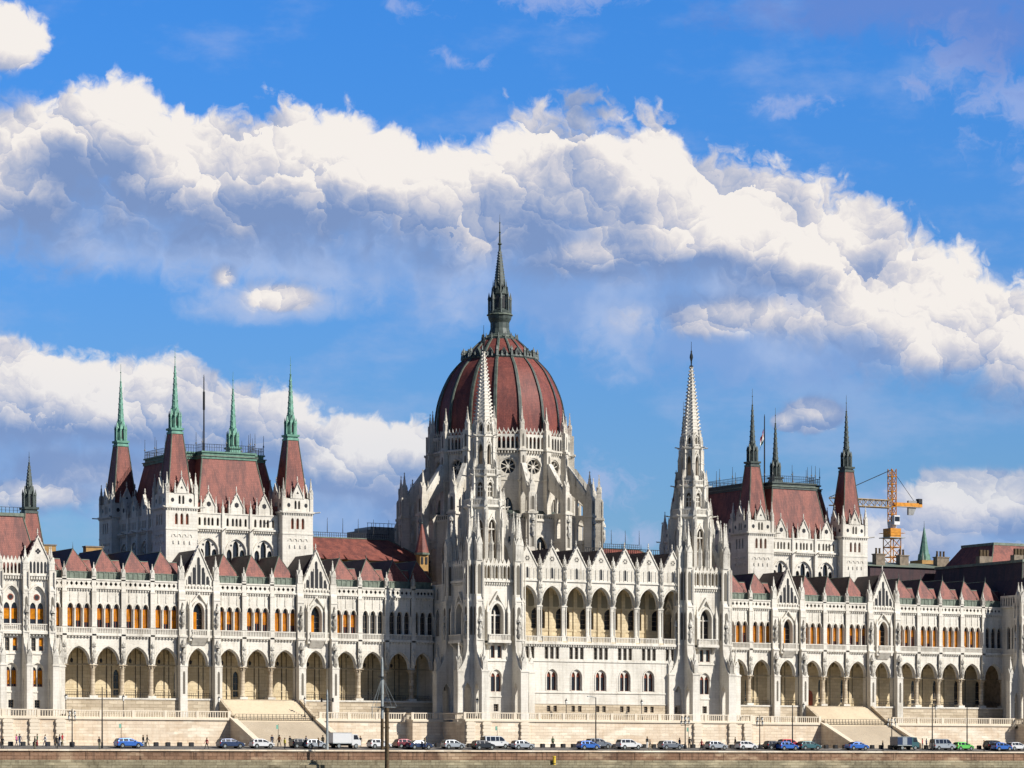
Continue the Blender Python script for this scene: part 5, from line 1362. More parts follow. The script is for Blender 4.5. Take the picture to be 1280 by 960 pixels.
def car(kind, col, x, y, label, flip=False, white_roof=None, group='vehicles parked along the quay', wagon=True, dx=0, name=None, cat=None):
    P = PROFILES[kind]; names = dict(hatch='hatchback_car', estate='estate_car', sedan='saloon_car', suv='suv_car', van='passenger_van')
    z = 2.06 + (y - ROADE) * .6 / 6.6
    t = thing(name or names[kind], label, cat or ('van' if kind == 'van' else 'car'), (x, y, z), PI if flip else 0, group)
    t.scale = (.87, .9, .94)
    def body():
        m_ = MB('BODY'); W = P['W'] / 2
        def loft(pts, w0, w1, zlo):
            # extrude across with a slight tumblehome; chamfered shoulders
            n = len(pts); zs = [p[1] for p in pts]; zmax, zmin = max(zs), min(zs)
            sec = []
            for sgn, ins in ((-1, 0), (-1, .08), (1, .08), (1, 0)):
                pass
            rows = []
            for (a, ins) in ((-1, 0.0), (-.88, .05), (.88, .05), (1, 0.0)):
                row = []
                for (px, pz) in pts:
                    t_ = (pz - zmin) / max(zmax - zmin, .01); ww = (w0 * (1 - t_) + w1 * t_)
                    row.append((px - (.06 if px > 0 else -.06) * (1 if abs(a) == 1 else 0), a * ww, pz - (.05 if abs(a) == 1 and t_ > .5 else 0)))
                rows.append(row)
            vs = [p for r_ in rows for p in r_]; fs = []
            for i in range(3):
                for j in range(n - 1): fs.append((i * n + j, i * n + j + 1, (i + 1) * n + j + 1, (i + 1) * n + j))
            fs.append(tuple(range(n))); fs.append(tuple(range(4 * n - 1, 3 * n - 1, -1)))
            return vs, fs
        vs, fs = loft(P['body'], W, W * .97, 0); m_.add(vs, fs)
        vs, fs = loft(P['roof'], W * .95, W * .78, 0); m_.add(vs, fs)
        m_.box(-P['L'] / 2 + .15, P['L'] / 2 - .15, -W * .9, W * .9, .22, .38, 'tyre_rubber')
        for sx in (-1, 1):
            for sy in (-1, 1):
                m_.M = T(sx * P['wb'], sy * W * .985, .34) @ Matrix.Rotation(PI / 2, 4, 'X')
                m_.lathe([(.40, -.02), (.40, .02)], 16, mat='tyre_rubber')
        m_.M = Matrix.Identity(4)
        m_.box(P['L'] / 2 - .03, P['L'] / 2 + .02, -W * .5, W * .5, .42, .58, 'tyre_rubber')
        for sy in (-1, 1): m_.box(.75, .93, sy * (W + .08) - .07, sy * (W + .08) + .07, .98, 1.1)
        return m_
    MATS['BODY'] = MATS[col]
    me = body().data('body'); me.materials[0] = MATS[col]
    inst(me, 'body', t)
    W = P['W'] / 2; rf = P['roof']; zmin = rf[0][1]; zmax = max(p[1] for p in rf)
    # side glass
    for sy in (-1, 1):
        g = MB('window_glass')
        xs = [rf[0][0] + .22] + [p for p in P['pil']] + [rf[-1][0] - .28]
        def ztop(x):
            for (xa, za), (xb, zb) in zip(rf, rf[1:]):
                if xa <= x <= xb: return za + (zb - za) * (x - xa) / max(xb - xa, 1e-4)
            return zmin
        def wy(z_): 
            t_ = (z_ - zmin) / (zmax - zmin); return sy * ((W * .95) * (1 - t_) + W * .78 * t_ + .012)
        for a, b_ in zip(xs, xs[1:]):
            n = 5; lo = []; hi = []
            for i in range(n):
                x_ = a + .05 + (b_ - a - .1) * i / (n - 1); zt = max(zmin + .03, min(ztop(x_) - .1, zmax - .12))
                lo.append((x_, wy(zmin + .02), zmin + .02)); hi.append((x_, wy(zt), zt))
            vs = lo + hi; g.add(vs, [(i, i + 1, n + i + 1, n + i) for i in range(n - 1)])
        g.build('side_window', t)
    # windscreen and rear screen
    for nm, (xa, za), (xb, zb), o in (('windscreen', rf[-1], rf[-2], 1), ('rear_window', rf[0], rf[1], -1)):
        g = MB('window_glass'); m1 = .12; 
        pa = (xa + (xb - xa) * m1, za + (zb - za) * m1); pb = (xa + (xb - xa) * .9, za + (zb - za) * .9)
        g.add([(pa[0] + .03 * o, -W * .8, pa[1] + .01), (pa[0] + .03 * o, W * .8, pa[1] + .01), (pb[0] + .03 * o, W * .68, pb[1] + .02), (pb[0] + .03 * o, -W * .68, pb[1] + .02)], [(0, 1, 2, 3)]); g.build(nm, t)
    tm, rm = wheel_meshes()
    for sx in (-1, 1):
        for sy in (-1, 1):
            w_ = thing_part('wheel', t); w_.location = (sx * P['wb'], sy * (W - .09), .325); w_.rotation_euler.z = 0 if sy < 0 else PI
            inst(tm, 'tyre', w_); inst(rm, 'rim', w_)
    for sy in (-1, 1):
        h = MB('headlight_glass'); h.box(P['L'] / 2 - .22, P['L'] / 2 - .02, sy * W * .9 - .17, sy * W * .9 + .06 * (1 if sy < 0 else 1), .62, .74); h.build('headlight', t)
        h = MB('tail_light_red'); h.box(-P['L'] / 2 - .01, -P['L'] / 2 + .14, sy * W * .88 - .1, sy * W * .88 + .1, .72, .92); h.build('tail_light', t)
    return t
def box_truck(col_box, col_cab, x, y, L, H, label, stripe=None, flip=False):
    z = 2.06 + (y - ROADE) * .6 / 6.6
    t = thing('box_truck', label, 'truck', (x, y, z), PI if flip else 0, 'vehicles parked along the quay')
    c = MB(col_box); x0 = -L / 2; x1 = L / 2 - 1.55
    c.box(x0, x1, -1.05, 1.05, .75, H); c.box(x0 - .03, x1 + .03, -1.08, 1.08, H - .06, H + .02, 'steel_grey'); c.box(x0, x1, -1.07, 1.07, .7, .82, 'steel_grey')
    if stripe: c.box(x0 + 1.0, x0 + 1.9, -1.06, 1.06, .85, H - .1, stripe)
    c.build('cargo_box', t)
    b_ = MB(col_cab); pr = [(x1 + .08, .45), (L / 2, .45), (L / 2, 1.15), (L / 2 - .25, 1.3), (L / 2 - .55, 2.05), (x1 + .08, 2.1)]
    b_.prism(pr, -.98, .98); b_.build('cab', t)
    g = MB('window_glass')
    for sy in (-1, 1): g.add([(x1 + .35, sy * .99, 1.3), (L / 2 - .35, sy * .99, 1.3), (L / 2 - .62, sy * .99, 1.95), (x1 + .35, sy * .99, 1.95)], [(0, 1, 2, 3)])
    g.build('side_window', t)
    g = MB('window_glass'); g.add([(L / 2 - .24, -.85, 1.36), (L / 2 - .24, .85, 1.36), (L / 2 - .5, .8, 1.98), (L / 2 - .5, -.8, 1.98)], [(0, 1, 2, 3)]); g.build('windscreen', t)
    f = MB('tyre_rubber'); f.box(x0 + .1, L / 2 - .2, -.45, .45, .4, .72); f.build('chassis', t)
    tm, rm = wheel_meshes()
    for px in (x0 + 1.0, L / 2 - .8):
        for sy in (-1, 1):
            w_ = thing_part('wheel', t); w_.location = (px, sy * .88, .36); w_.scale = (1.12, 1.12, 1.12); w_.rotation_euler.z = 0 if sy < 0 else PI; inst(tm, 'tyre', w_); inst(rm, 'rim', w_)
    for sy in (-1, 1): h = MB('headlight_glass'); h.box(L / 2 - .03, L / 2 + .02, sy * .75 - .13, sy * .75 + .13, .65, .85); h.build('headlight', t)
    return t
# world x of a pixel column u of the photograph on the quay at depth y
def qx(u, y=-44.0):
    ps, f, D, CX = .51542, 3891.65, 452.909, -266.188
    t_ = (u - 640) / f; dY = y + D; c, s_ = math.cos(ps), math.sin(ps)
    return dY * (t_ * c + s_) / (c - t_ * s_) + CX
CARS = [
 ('estate', 'car_blue', 160.5, -44.6, 'bright blue estate car parked by itself before the pale wall near the end pavilion'),
 ('estate', 'car_navy', 288, -44.6, 'dark blue estate car with silver roof rails in the shadow of the first stair cheek'),
 ('hatch', 'car_white', 327, -44.6, 'white hatchback at the foot of the first stair beside people in orange'),
 ('hatch', 'car_black', 377, -44.0, 'small black hatchback parked among the people before the first stair'),
 ('hatch', 'car_silver', 394, -44.9, 'silver hatchback parked between the black hatchback and the white box truck'),
 ('hatch', 'car_white', 474, -44.4, 'white hatchback behind the dark mooring pole'),
 ('hatch', 'car_maroon', 507, -43.6, 'dark maroon hatchback half hidden behind a navy saloon'),
 ('sedan', 'car_navy', 524, -45.4, 'navy saloon car in front of a maroon hatchback'),
 ('hatch', 'car_silver', 566, -44.8, 'silver hatchback in the deep shadow beside the tower bastion'),
 ('hatch', 'car_black', 604, -45.6, 'black hatchback in front of the white passenger van'),
 ('van', 'car_white', 619, -43.4, 'white passenger van with a row of dark windows before the tower near the dome'),
 ('hatch', 'car_silver', 653, -45.2, 'silver hatchback right behind the white passenger van'),
 ('hatch', 'car_blue', 735, -45.4, 'medium blue hatchback in front of a tall grey off-road car'),
 ('suv', 'car_grey', 748, -43.4, 'tall grey off-road car behind a medium blue hatchback'),
 ('suv', 'car_white', 786, -44.6, 'tall white off-road car beside the candelabra lamp before the central arcade'),
 ('estate', 'car_grey', 838, -44.6, 'dark grey estate car with red tail before the last arch of the central arcade'),
 ('hatch', 'car_silver', 895, -44.8, 'silver hatchback before the free standing tower between two masts'),
 ('hatch', 'car_white', 933, -44.6, 'white hatchback parked just past the free standing tower'),
 ('hatch', 'car_black', 968, -44.0, 'black hatchback touching the tail of a blue and red pair of cars'),
 ('suv', 'car_red', 987, -43.0, 'red off-road car mostly hidden behind a blue hatchback'),
 ('hatch', 'car_blue', 984, -45.4, 'light blue hatchback in front of the red off-road car'),
 ('estate', 'car_teal', 1011, -44.6, 'dark teal estate car in the pale light before the second stair shadow'),
 ('sedan', 'car_blue', 1071, -44.6, 'blue saloon car at the foot of the second grand stair'),
 ('van', 'car_silver', 1178, -44.4, 'silver minivan with dark roof between the truck and the green car'),
 ('hatch', 'car_green', 1204, -44.6, 'bright green hatchback, the only green car'),
 ('suv', 'car_black', 1244, -43.6, 'black off-road car behind a deep blue hatchback at the far end'),
 ('hatch', 'car_blue', 1252, -45.4, 'deep blue hatchback in front of the black off-road car at the far end'),
 ('hatch', 'car_white', 1271, -44.6, 'white hatchback at the very end of the row beside the dark bastion'),
]
for k_, c_, u_, y_, l_ in CARS: car(k_, c_, qx(u_, y_), y_, l_)
box_truck('car_white', 'car_white', qx(430, -44.4), -44.4, 4.6, 2.3, 'big plain white box truck before the wall past the first stair')
box_truck('car_navy', 'car_teal', qx(1131, -44.4), -44.4, 4.4, 2.15, 'dark blue box truck with a pale stripe beside the second stair', 'car_silver')
# ------------------------------------------------------------------ square bollards
b_ = MB('black_iron'); b_.box(-.29, .29, -.29, .29, 0, .56); b_.frus(0, 0, .56, .62, .29, .22, 4)
bme = b_.data('bollard'); x = -117.0; n_ = 0
while x < 70:
    u = None
    ok = not (-103.5 < x < -96.0) and not (-86.0 < x < -54.5)
    if ok:
        o = inst(bme, 'bollard', None, (x, -41.6, 2.66)); tag(o, 'low square black bollard in the row behind the parked cars', 'bollard', 'square bollards along the road')
    x += 1.82
# ------------------------------------------------------------------ people (one continuous body each)
for n_, c_ in dict(cloth_black=(.015, .015, .018), cloth_navy=(.02, .03, .09), cloth_red=(.4, .03, .04), cloth_pink=(.55, .12, .25), cloth_orange=(.6, .18, .03), cloth_white=(.7, .7, .68), cloth_jeans=(.06, .1, .2), cloth_khaki=(.3, .24, .14), cloth_green=(.05, .13, .05), cloth_yellow=(.6, .5, .08), skin_tone=(.42, .24, .1), hair_brown=(.04, .022, .012), cloth_grey=(.15, .15, .1)).items(): plain(n_, c_, .85, 0, .15)
def person_mesh(pose):
    """skin-modifier figure, 1.74 m tall, facing -y; returns a mesh with slots legs, top, skin, shoes"""
    st = {'stand': (.04, -.04, 0, 0), 'walk': (.30, -.26, .28, -.24), 'stride': (.22, -.32, -.2, .3), 'lean': (.05, .0, -.35, -.4)}[pose]
    fl, bl_, la, ra = st
    V = []; E_ = []; Rr = []
    def v(p, r): V.append(p); Rr.append(r); return len(V) - 1
    pel = v((0, 0, .95), (.155, .115)); wa = v((0, .005, 1.1), (.14, .105)); ch = v((0, .0, 1.32), (.175, .1)); nb = v((0, .01, 1.47), (.075, .07)); nk = v((0, -.005, 1.54), (.058, .058)); hd = v((0, -.02, 1.64), (.082, .1)); ht = v((0, -.015, 1.70), (.066, .08))
    for a, b_ in ((pel, wa), (wa, ch), (ch, nb), (nb, nk), (nk, hd), (hd, ht)): E_.append((a, b_))
    for s, sw in ((-1, fl), (1, bl_)):
        h = v((s * .095, 0, .86), (.088, .092)); k = v((s * .1, -sw * .55 - .03, .49), (.06, .062)); an = v((s * .1, -sw + (.06 if sw < 0 else 0), .1 + (.06 if sw < -.1 else 0)), (.042, .045)); he = v((s * .105, -sw - .02, .045 + (.05 if sw < -.1 else 0)), (.045, .042)); toe = v((s * .115, -sw - .17, .035), (.04, .03))
        for a, b_ in ((pel, h), (h, k), (k, an), (an, he), (he, toe)): E_.append((a, b_))
    for s, sw in ((-1, la), (1, ra)):
        sh = v((s * .18, .0, 1.42), (.06, .06)); el = v((s * .235, -sw * .35 + .02, 1.14), (.045, .045)); wr = v((s * .225, -sw - .06, .92), (.03, .032)); ha = v((s * .22, -sw * 1.1 - .09, .84), (.035, .02))
        for a, b_ in ((ch, sh), (sh, el), (el, wr), (wr, ha)): E_.append((a, b_))
        for q, dz in ((-.018, -.07), (0, -.085), (.018, -.08), (.034, -.05)):
            f = v((s * .22 + s * .0, -sw * 1.1 - .09 + q, .84 + dz), (.009, .009)); E_.append((ha, f))
    me = bpy.data.meshes.new('tmp'); me.from_pydata(V, E_, []); o = bpy.data.objects.new('tmp', me); COL.objects.link(o)
    sk = o.modifiers.new('s', 'SKIN'); 
    for i, r in enumerate(Rr): me.skin_vertices[0].data[i].radius = r
    me.skin_vertices[0].data[0].use_root = True
    sb = o.modifiers.new('u', 'SUBSURF'); sb.levels = 1; sb.render_levels = 1
    dg = bpy.context.evaluated_depsgraph_get(); m2 = bpy.data.meshes.new_from_object(o.evaluated_get(dg)); bpy.data.objects.remove(o)
    m2.name = 'person'; m2.materials.clear()
    for k_ in ('cloth_navy', 'cloth_black', 'skin_tone', 'hair_brown'): m2.materials.append(MATS[k_])
    for p in m2.polygons:
        c = p.center; p.use_smooth = True
        arm = abs(c.x) > .19 and c.z > .7
        if c.z > 1.485 or (arm and c.z < .93): i = 2
        elif c.z > .93 or arm: i = 1
        elif c.z < .09: i = 3
        else: i = 0
        p.material_index = i
    return m2
def hair_mesh():
    m_ = MB('hair_brown'); m_.smooth = True
    m_.lathe([(.04, 1.56), (.088, 1.6), (.1, 1.67), (.085, 1.735), (.04, 1.765), (.005, 1.77)], 10, 0, .02); return m_.data('hair')
def face_mesh():
    m_ = MB('skin_tone'); m_.frus(0, -.115, 1.6, 1.64, .014, .006, 4); m_.box(-.028, .028, -.105, -.1, 1.575, 1.583, 'cloth_red')
    for q in (-1, 1): m_.box(q * .034 - .012, q * .034 + .012, -.108, -.1, 1.645, 1.657, 'hair_brown'); m_.box(q * .088 - .012, q * .088 + .012, -.03, .01, 1.6, 1.66)
    return m_.data('face')
def person(x, y, z, pose, top, legs, rz, label, h=1.0):
    me = cached(('person', pose), lambda: person_mesh(pose))
    o = inst(me, 'person', None, (x, y, z), rz, h); tag(o, label, 'person', 'people strolling along the quay')
    o.material_slots[0].link = 'OBJECT'; o.material_slots[0].material = MATS[legs]; o.material_slots[1].link = 'OBJECT'; o.material_slots[1].material = MATS[top]
    inst(cached('hair', hair_mesh), 'hair', o); inst(cached('face', face_mesh), 'face', o)
    return o
PEOPLE = [
 (3, 'stand', 'cloth_black', 'cloth_black', 'person all in black standing at the near end of the quay beside the first bollard'),
 (20.5, 'walk', 'cloth_pink', 'cloth_navy', 'person in a pink top walking beside someone in navy under the end pavilion'),
 (24.5, 'stride', 'cloth_navy', 'cloth_jeans', 'person in navy walking just behind someone in a pink top'),
 (43.5, 'stand', 'cloth_black', 'cloth_khaki', 'person in black top and khaki trousers standing before the second pavilion pier'),
 (46.5, 'stand', 'cloth_green', 'cloth_red', 'person in dark green top and red trousers standing close to one in black'),
 (56.5, 'walk', 'cloth_white', 'cloth_navy', 'person in white top walking alone between two pavilion piers'),
 (71, 'stand', 'cloth_black', 'cloth_black', 'person in black, one of two standing shoulder to shoulder near the tall lamp'),
 (74.5, 'stand', 'cloth_navy', 'cloth_white', 'person in navy top and white trousers beside a twin figure in black'),
 (78, 'walk', 'cloth_red', 'cloth_khaki', 'person in a red top crouched along the kerb beside two standing people'),
 (124, 'stand', 'cloth_black', 'cloth_grey', 'lone person in black and grey standing to the side of the blue estate car'),
 (179, 'stand', 'cloth_black', 'cloth_white', 'person in black jacket and white trousers right in front of the blue estate car'),
 (184, 'walk', 'cloth_black', 'cloth_khaki', 'person in black jacket and khaki trousers leading a companion in white trousers'),
 (258.5, 'walk', 'cloth_red', 'cloth_black', 'person in red top walking alone past a row of bollards'),
 (340, 'stand', 'cloth_navy', 'cloth_white', 'person in navy top and white trousers near the orange dressed one'),
 (349, 'walk', 'cloth_orange', 'cloth_black', 'person in orange top and black trousers before the first grand stair'),
 (356, 'stand', 'cloth_yellow', 'cloth_black', 'person in yellow top and black trousers before the first grand stair'),
 (362.5, 'stand', 'cloth_black', 'cloth_khaki', 'tall person in black top beside the one in yellow'),
 (382.5, 'stand', 'cloth_jeans', 'cloth_navy', 'person in denim jacket standing between black and silver hatchbacks'),
 (398, 'stand', 'cloth_black', 'cloth_black', 'person in black standing beside the navigation mast'),
 (403.5, 'stride', 'cloth_khaki', 'cloth_khaki', 'person in khaki clothes walking toward the white box truck'),
 (450.5, 'stand', 'cloth_black', 'cloth_grey', 'person in black top standing at the cab of the white box truck'),
 (531, 'stand', 'cloth_grey', 'cloth_black', 'person in grey top standing behind the navy saloon'),
 (691, 'stand', 'cloth_green', 'cloth_black', 'person in green top standing alone before the central arcade'),
 (809, 'stand', 'cloth_black', 'cloth_white', 'person in black top and white trousers, first of a pair before the central arcade'),
 (812.5, 'walk', 'cloth_black', 'cloth_khaki', 'person in black top and khaki trousers, second of a pair before the central arcade'),
 (849.5, 'stand', 'cloth_navy', 'cloth_navy', 'person in navy standing at the bonnet of the dark grey estate car'),
 (862, 'stand', 'cloth_black', 'cloth_black', 'person all in black before the near pier of the free standing tower'),
 (877, 'walk', 'cloth_red', 'cloth_black', 'person in red top walking before the free standing tower'),
 (919, 'stand', 'cloth_black', 'cloth_khaki', 'person in black top at the back of the white hatchback past the tower'),
 (931, 'stand', 'cloth_grey', 'cloth_black', 'person in grey top passing before a white hatchback'),
 (1103.5, 'stand', 'cloth_black', 'cloth_black', 'person in black alone at the foot of the second grand stair'),
 (1153, 'stand', 'cloth_red', 'cloth_navy', 'person in red top where the second stair cheek meets the road'),
 (1158, 'walk', 'cloth_navy', 'cloth_black', 'person in navy walking beside one in red at the second stair'),
 (1230, 'stand', 'cloth_black', 'cloth_black', 'person in black between the last bollards of the quay'),
]
for i, (u, pose, top, legs, lab) in enumerate(PEOPLE):
    y = -42.6 if i % 3 else -46.6
    person(qx(u, y), y, 2.06 + min(6.6, y - ROADE) * .6 / 6.6, pose, top, legs, rng.uniform(-1.8, 1.8), lab, rng.uniform(.94, 1.06))

# ------------------------------------------------------------------ poles on the river side
sm = thing('signal_mast', 'rusty dark mooring pile with a tall grey stayed signal mast standing in the river', 'mast')
m_ = MB('rust_brown'); m_.lathe([(.3, -3.4), (.28, 7.6), (.34, 7.7), (.3, 8.1)], 12, -64.0, -60); m_.build('mooring_pile', sm)
m_ = MB('steel_grey'); m_.lathe([(.2, 6.5), (.2, 10), (.24, 10.1), (.16, 14.6), (.1, 15.3)], 10, -64.75, -60); m_.frus(-64.75, -60, 12.4, 12.55, .55, .55, 8, mat='black_iron'); m_.frus(-64.75, -60, 8.1, 8.3, .6, .6, 8, mat='black_iron')
m_.lathe([(.22, 2.2), (.22, 6.6)], 10, -64.75, -60, 'rust_brown'); m_.box(-64.9, -63.6, -60.1, -59.9, 5.2, 5.4, 'rust_brown'); m_.box(-64.9, -63.6, -60.1, -59.9, 2.4, 2.6, 'rust_brown'); m_.build('mast', sm)
m_ = MB('steel_grey')
for q in (-2.3, -1.6, 1.6, 2.6): m_.bar((-64.75, -60, 12.5), (-64.75 + q * .8, -60 - .5, 8.3), .03)
m_.bar((-66.6, -60.3, 8.2), (-62.7, -60.3, 8.2), .05); m_.bar((-66.5, -60.3, 8.2), (-66.5, -60.3, 6.6), .06); m_.build('stay_wire', sm)
nm = thing('navigation_mast', 'grey navigation mast with two cross arms on the quay edge by the white box truck', 'mast')
X = qx(409, -49.4); m_ = MB('steel_grey'); m_.lathe([(.2, 2.19), (.17, 6), (.14, 10.2), (.05, 10.9)], 10, X, -49.4); m_.build('mast', nm)
m_ = MB('black_iron'); m_.box(X - .9, X + .9, -49.46, -49.34, 9.3, 9.45); m_.box(X - .55, X + .55, -49.46, -49.34, 8.6, 8.72)
for q in (-.9, .9): m_.frus(X + q, -49.4, 9.1, 9.7, .12, .12, 6)
m_.build('cross_arm', nm)
yp = thing('mooring_post', 'small yellow mooring post against the foot of the quay wall', 'post')
m_ = MB('yellow_paint'); X = qx(693, -50.9); m_.lathe([(.22, .05), (.22, 1.1), (.27, 1.14), (.27, 1.3), (.2, 1.36)], 10, X, -50.85); m_.build('post', yp); m_ = MB('black_iron'); m_.lathe([(.222, .2), (.23, .25), (.222, .3)], 10, X, -50.85); m_.build('band', yp)
for u, lab in ((621.5, 'small dark road sign with a green plate behind the white passenger van'), (860.5, 'small dark road sign before the near pier of the free standing tower'), (347.8, 'thin dark road sign among the people before the first stair'), (151.5, 'thin dark road sign rising behind the blue estate car')):
    X = qx(u, -41); t = thing('road_sign', lab, 'road sign', (X, -41, 2.66), 0, 'road signs along the quay road'); m_ = MB('black_iron'); m_.lathe([(.04, 0), (.04, 3.3)], 6); m_.build('post', t); m_ = MB('green_copper'); m_.box(-.35, -.02, -.06, -.04, 2.6, 3.2); m_.build('sign_plate', t)

# ------------------------------------------------------------------ tower crane
cr = thing('tower_crane', 'orange tower crane rising behind the roofs with its jib passing behind the last dark spire', 'crane', (172.4, 140, 0))
m_ = MB('crane_orange')
def lattice(mb, p, q, w, n, mat, up=(0, 0, 1), t=.1):
    p = Vector(p); q = Vector(q); d = (q - p); L = d.length; d.normalize(); u = d.cross(Vector(up)); u = u.normalized() if u.length > 1e-3 else Vector((1, 0, 0)); v = u.cross(d).normalized()
    C_ = [(u * a + v * b_) * w for a, b_ in ((-1, -1), (1, -1), (1, 1), (-1, 1))]
    for c in C_: mb.bar(p + c, q + c, t * 1.5, mat)
    for i in range(n):
        a = p + d * (L * i / n); b_ = p + d * (L * (i + 1) / n)
        for k in range(4):
            mb.bar(a + C_[k], b_ + C_[(k + 1) % 4], t, mat); mb.bar(a + C_[k], a + C_[(k + 1) % 4], t, mat)
lattice(m_, (0, 0, 2.6), (0, 0, 53.5), 1.45, 22, None, (0, 1, 0), .1); m_.box(-1.5, 1.5, -1.5, 1.5, 2.5, 3.4, 'concrete_grey'); m_.build('mast', cr)
m_ = MB('crane_orange'); m_.box(-1.5, 1.5, -1.5, 1.5, 53.5, 55.6); m_.box(-2.2, 2.2, -2.2, 2.2, 53.3, 53.5, 'steel_grey'); 
for q in (-2.2, 2.2):
    m_.bar((q, -2.2, 54.5), (q, 2.2, 54.5), .05); m_.bar((-2.2, q, 54.5), (2.2, q, 54.5), .05)
m_.frus(0, 0, 55.6, 57.2, .9, 1.1, 8, mat='white_paint'); m_.build('slewing_platform', cr)
m_ = MB('white_paint'); m_.box(-.7, .9, -1.9, -.9, 56.4, 58.6); m_.box(-.6, .8, -1.93, -1.9, 57.2, 58.3, 'window_glass'); m_.build('operator_cab', cr)
m_ = MB('crane_orange'); lattice(m_, (0, 0, 57.2), (0, 0, 69.6), .7, 7, None, (0, 1, 0), .1); m_.build('apex_tower', cr)
m_ = MB('crane_cream'); lattice(m_, (-.8, 0, 61.3), (-17.5, 0, 61.3), .85, 10, None, (0, 0, 1), .1); m_.build('jib', cr)
m_ = MB('crane_orange'); m_.box(.8, 8.4, -.6, -.3, 60.9, 61.8); m_.box(.8, 8.4, .3, .6, 60.9, 61.8); m_.box(.8, 8.4, -.6, .6, 60.8, 60.9, 'steel_grey'); m_.build('counter_jib', cr)
m_ = MB('concrete_grey'); m_.prism([(4.6, 59.0), (6.0, 59.0), (7.0, 61.0), (7.0, 62.4), (4.6, 62.4)], -.28, .28); m_.box(7.4, 8.4, -.6, .6, 61.6, 62.9, 'black_iron'); m_.build('counterweight', cr)
m_ = MB('black_iron'); m_.bar((0, 0, 69.5), (-18, 0, 62.2), .09); m_.bar((0, 0, 69.5), (6.5, 0, 62.2), .06); m_.build('tie_rope', cr)
bd = thing('parliament_building', 'huge pale neo-gothic parliament with red dome, slender spires and long arcaded river front', 'parliament')
wing(bd, -1); wing(bd, 1); pavilion(bd, -1); pavilion(bd, 1); centre(bd); tower(bd, -1); tower(bd, 1); dome(bd); block(bd, -1); block(bd, 1); rear_roofs(bd)
# ------------------------------------------------------------------ sky, sun, camera
SUN_EL, SUN_AZ = R(35.7), R(146)       # azimuth clockwise from +y
world = bpy.data.worlds.new('World'); scene.world = world; world.use_nodes = True
nt = world.node_tree; nt.nodes.clear()
out = nd(nt, 'ShaderNodeOutputWorld'); bg = nd(nt, 'ShaderNodeBackground'); nt.links.new(bg.outputs[0], out.inputs[0])
sky = nd(nt, 'ShaderNodeTexSky'); sky.sky_type = 'NISHITA'; sky.sun_disc = False; sky.sun_elevation = SUN_EL; sky.sun_rotation = SUN_AZ
sky.air_density = 1.0; sky.dust_density = .6; sky.ozone_density = 2.2
geo = nd(nt, 'ShaderNodeTexCoord')
sep = nd(nt, 'ShaderNodeSeparateXYZ'); nt.links.new(geo.outputs['Generated'], sep.inputs[0])
# compass bearing (degrees) and elevation (degrees) of the view direction
az = math_(nt, 'MULTIPLY', math_(nt, 'ARCTAN2', sep.outputs[0], sep.outputs[1]), 57.29578)
el = math_(nt, 'MULTIPLY', math_(nt, 'ARCSINE', sep.outputs[2]), 57.29578)
P0 = nd(nt, 'ShaderNodeCombineXYZ'); nt.links.new(az, P0.inputs[0]); nt.links.new(el, P0.inputs[1]); P0 = P0.outputs[0]
def vmath(op, a, b=None):
    n = nd(nt, 'ShaderNodeVectorMath'); n.operation = op
    for i, v in enumerate((a, b)):
        if v is None: continue
        if isinstance(v, tuple): n.inputs[i].default_value = v
        else: nt.links.new(v, n.inputs[i])
    return n.outputs['Value'] if op in ('LENGTH', 'DOT_PRODUCT', 'DISTANCE') else n.outputs[0]
AZ0 = 29.53
def B_(u, v, ru, rv): return (AZ0 + (u - 640) / 67.92, (956.4 - v) / 67.92, ru / 67.92, rv / 67.92)
# cumulus bodies (bearing, elevation, half widths)
MAIN = [B_(20, 242, 200, 105), B_(128, 195.152, 90, 77.3), B_(250, 229.928, 170, 73.9), B_(385, 220.488, 125, 82.3), B_(478, 229.032, 90, 60.5), B_(330, 267.04, 330, 75.6), B_(560, 255.152, 140, 77.3), B_(700, 238, 150, 99.1), B_(610, 284.928, 200, 73.9), B_(800, 270.6, 140, 84), B_(820, 213.136, 50, 47),
        B_(900, 290.6, 160, 84), B_(1010, 329.928, 160, 73.9), B_(1090, 380.152, 160, 77.3), B_(1180, 429.928, 160, 73.9), B_(960, 397.464, 210, 37), B_(1275, 450.152, 100, 77.3), B_(760, 327.8, 180, 42),
        B_(-5, 77.912, 74, 43.7)]
LOW = [B_(10, 510, 130, 82), B_(160, 520, 150, 72), B_(290, 550, 130, 66), B_(120, 590, 190, 35), B_(40, 620, 110, 30), B_(450, 585, 120, 62), B_(530, 620, 110, 56), B_(1020, 522, 50, 26), B_(985, 530, 26, 14),
       B_(1230, 640, 120, 52), B_(1120, 690, 130, 45), B_(350, 375, 60, 26), B_(282, 352, 20, 20), B_(1250, 720, 100, 60)]
def blobs_(P, blobs, k=.22):
    cur = None
    for (a, e, ra, re) in blobs:
        d = vmath('LENGTH', vmath('MULTIPLY', vmath('SUBTRACT', P, (a, e, 0)), (1 / ra, 1 / re, 0)))
        v = math_(nt, 'SUBTRACT', 1.0, d)
        if cur is None: cur = v
        else:
            n = nd(nt, 'ShaderNodeMath'); n.operation = 'SMOOTH_MAX'; nt.links.new(cur, n.inputs[0]); nt.links.new(v, n.inputs[1]); n.inputs[2].default_value = k; cur = n.outputs[0]
    return cur
def tex2(kind, P, sc, det, rough=.55):
    n = nd(nt, 'ShaderNodeTexNoise' if kind == 'n' else 'ShaderNodeTexVoronoi')
    if kind == 'n': n.noise_dimensions = '2D'
    else: n.voronoi_dimensions = '2D'; n.feature = 'F1'
    n.inputs['Scale'].default_value = sc; n.inputs['Detail'].default_value = det; n.inputs['Roughness'].default_value = rough
    nt.links.new(P, n.inputs['Vector']); return n
ALL = MAIN + LOW
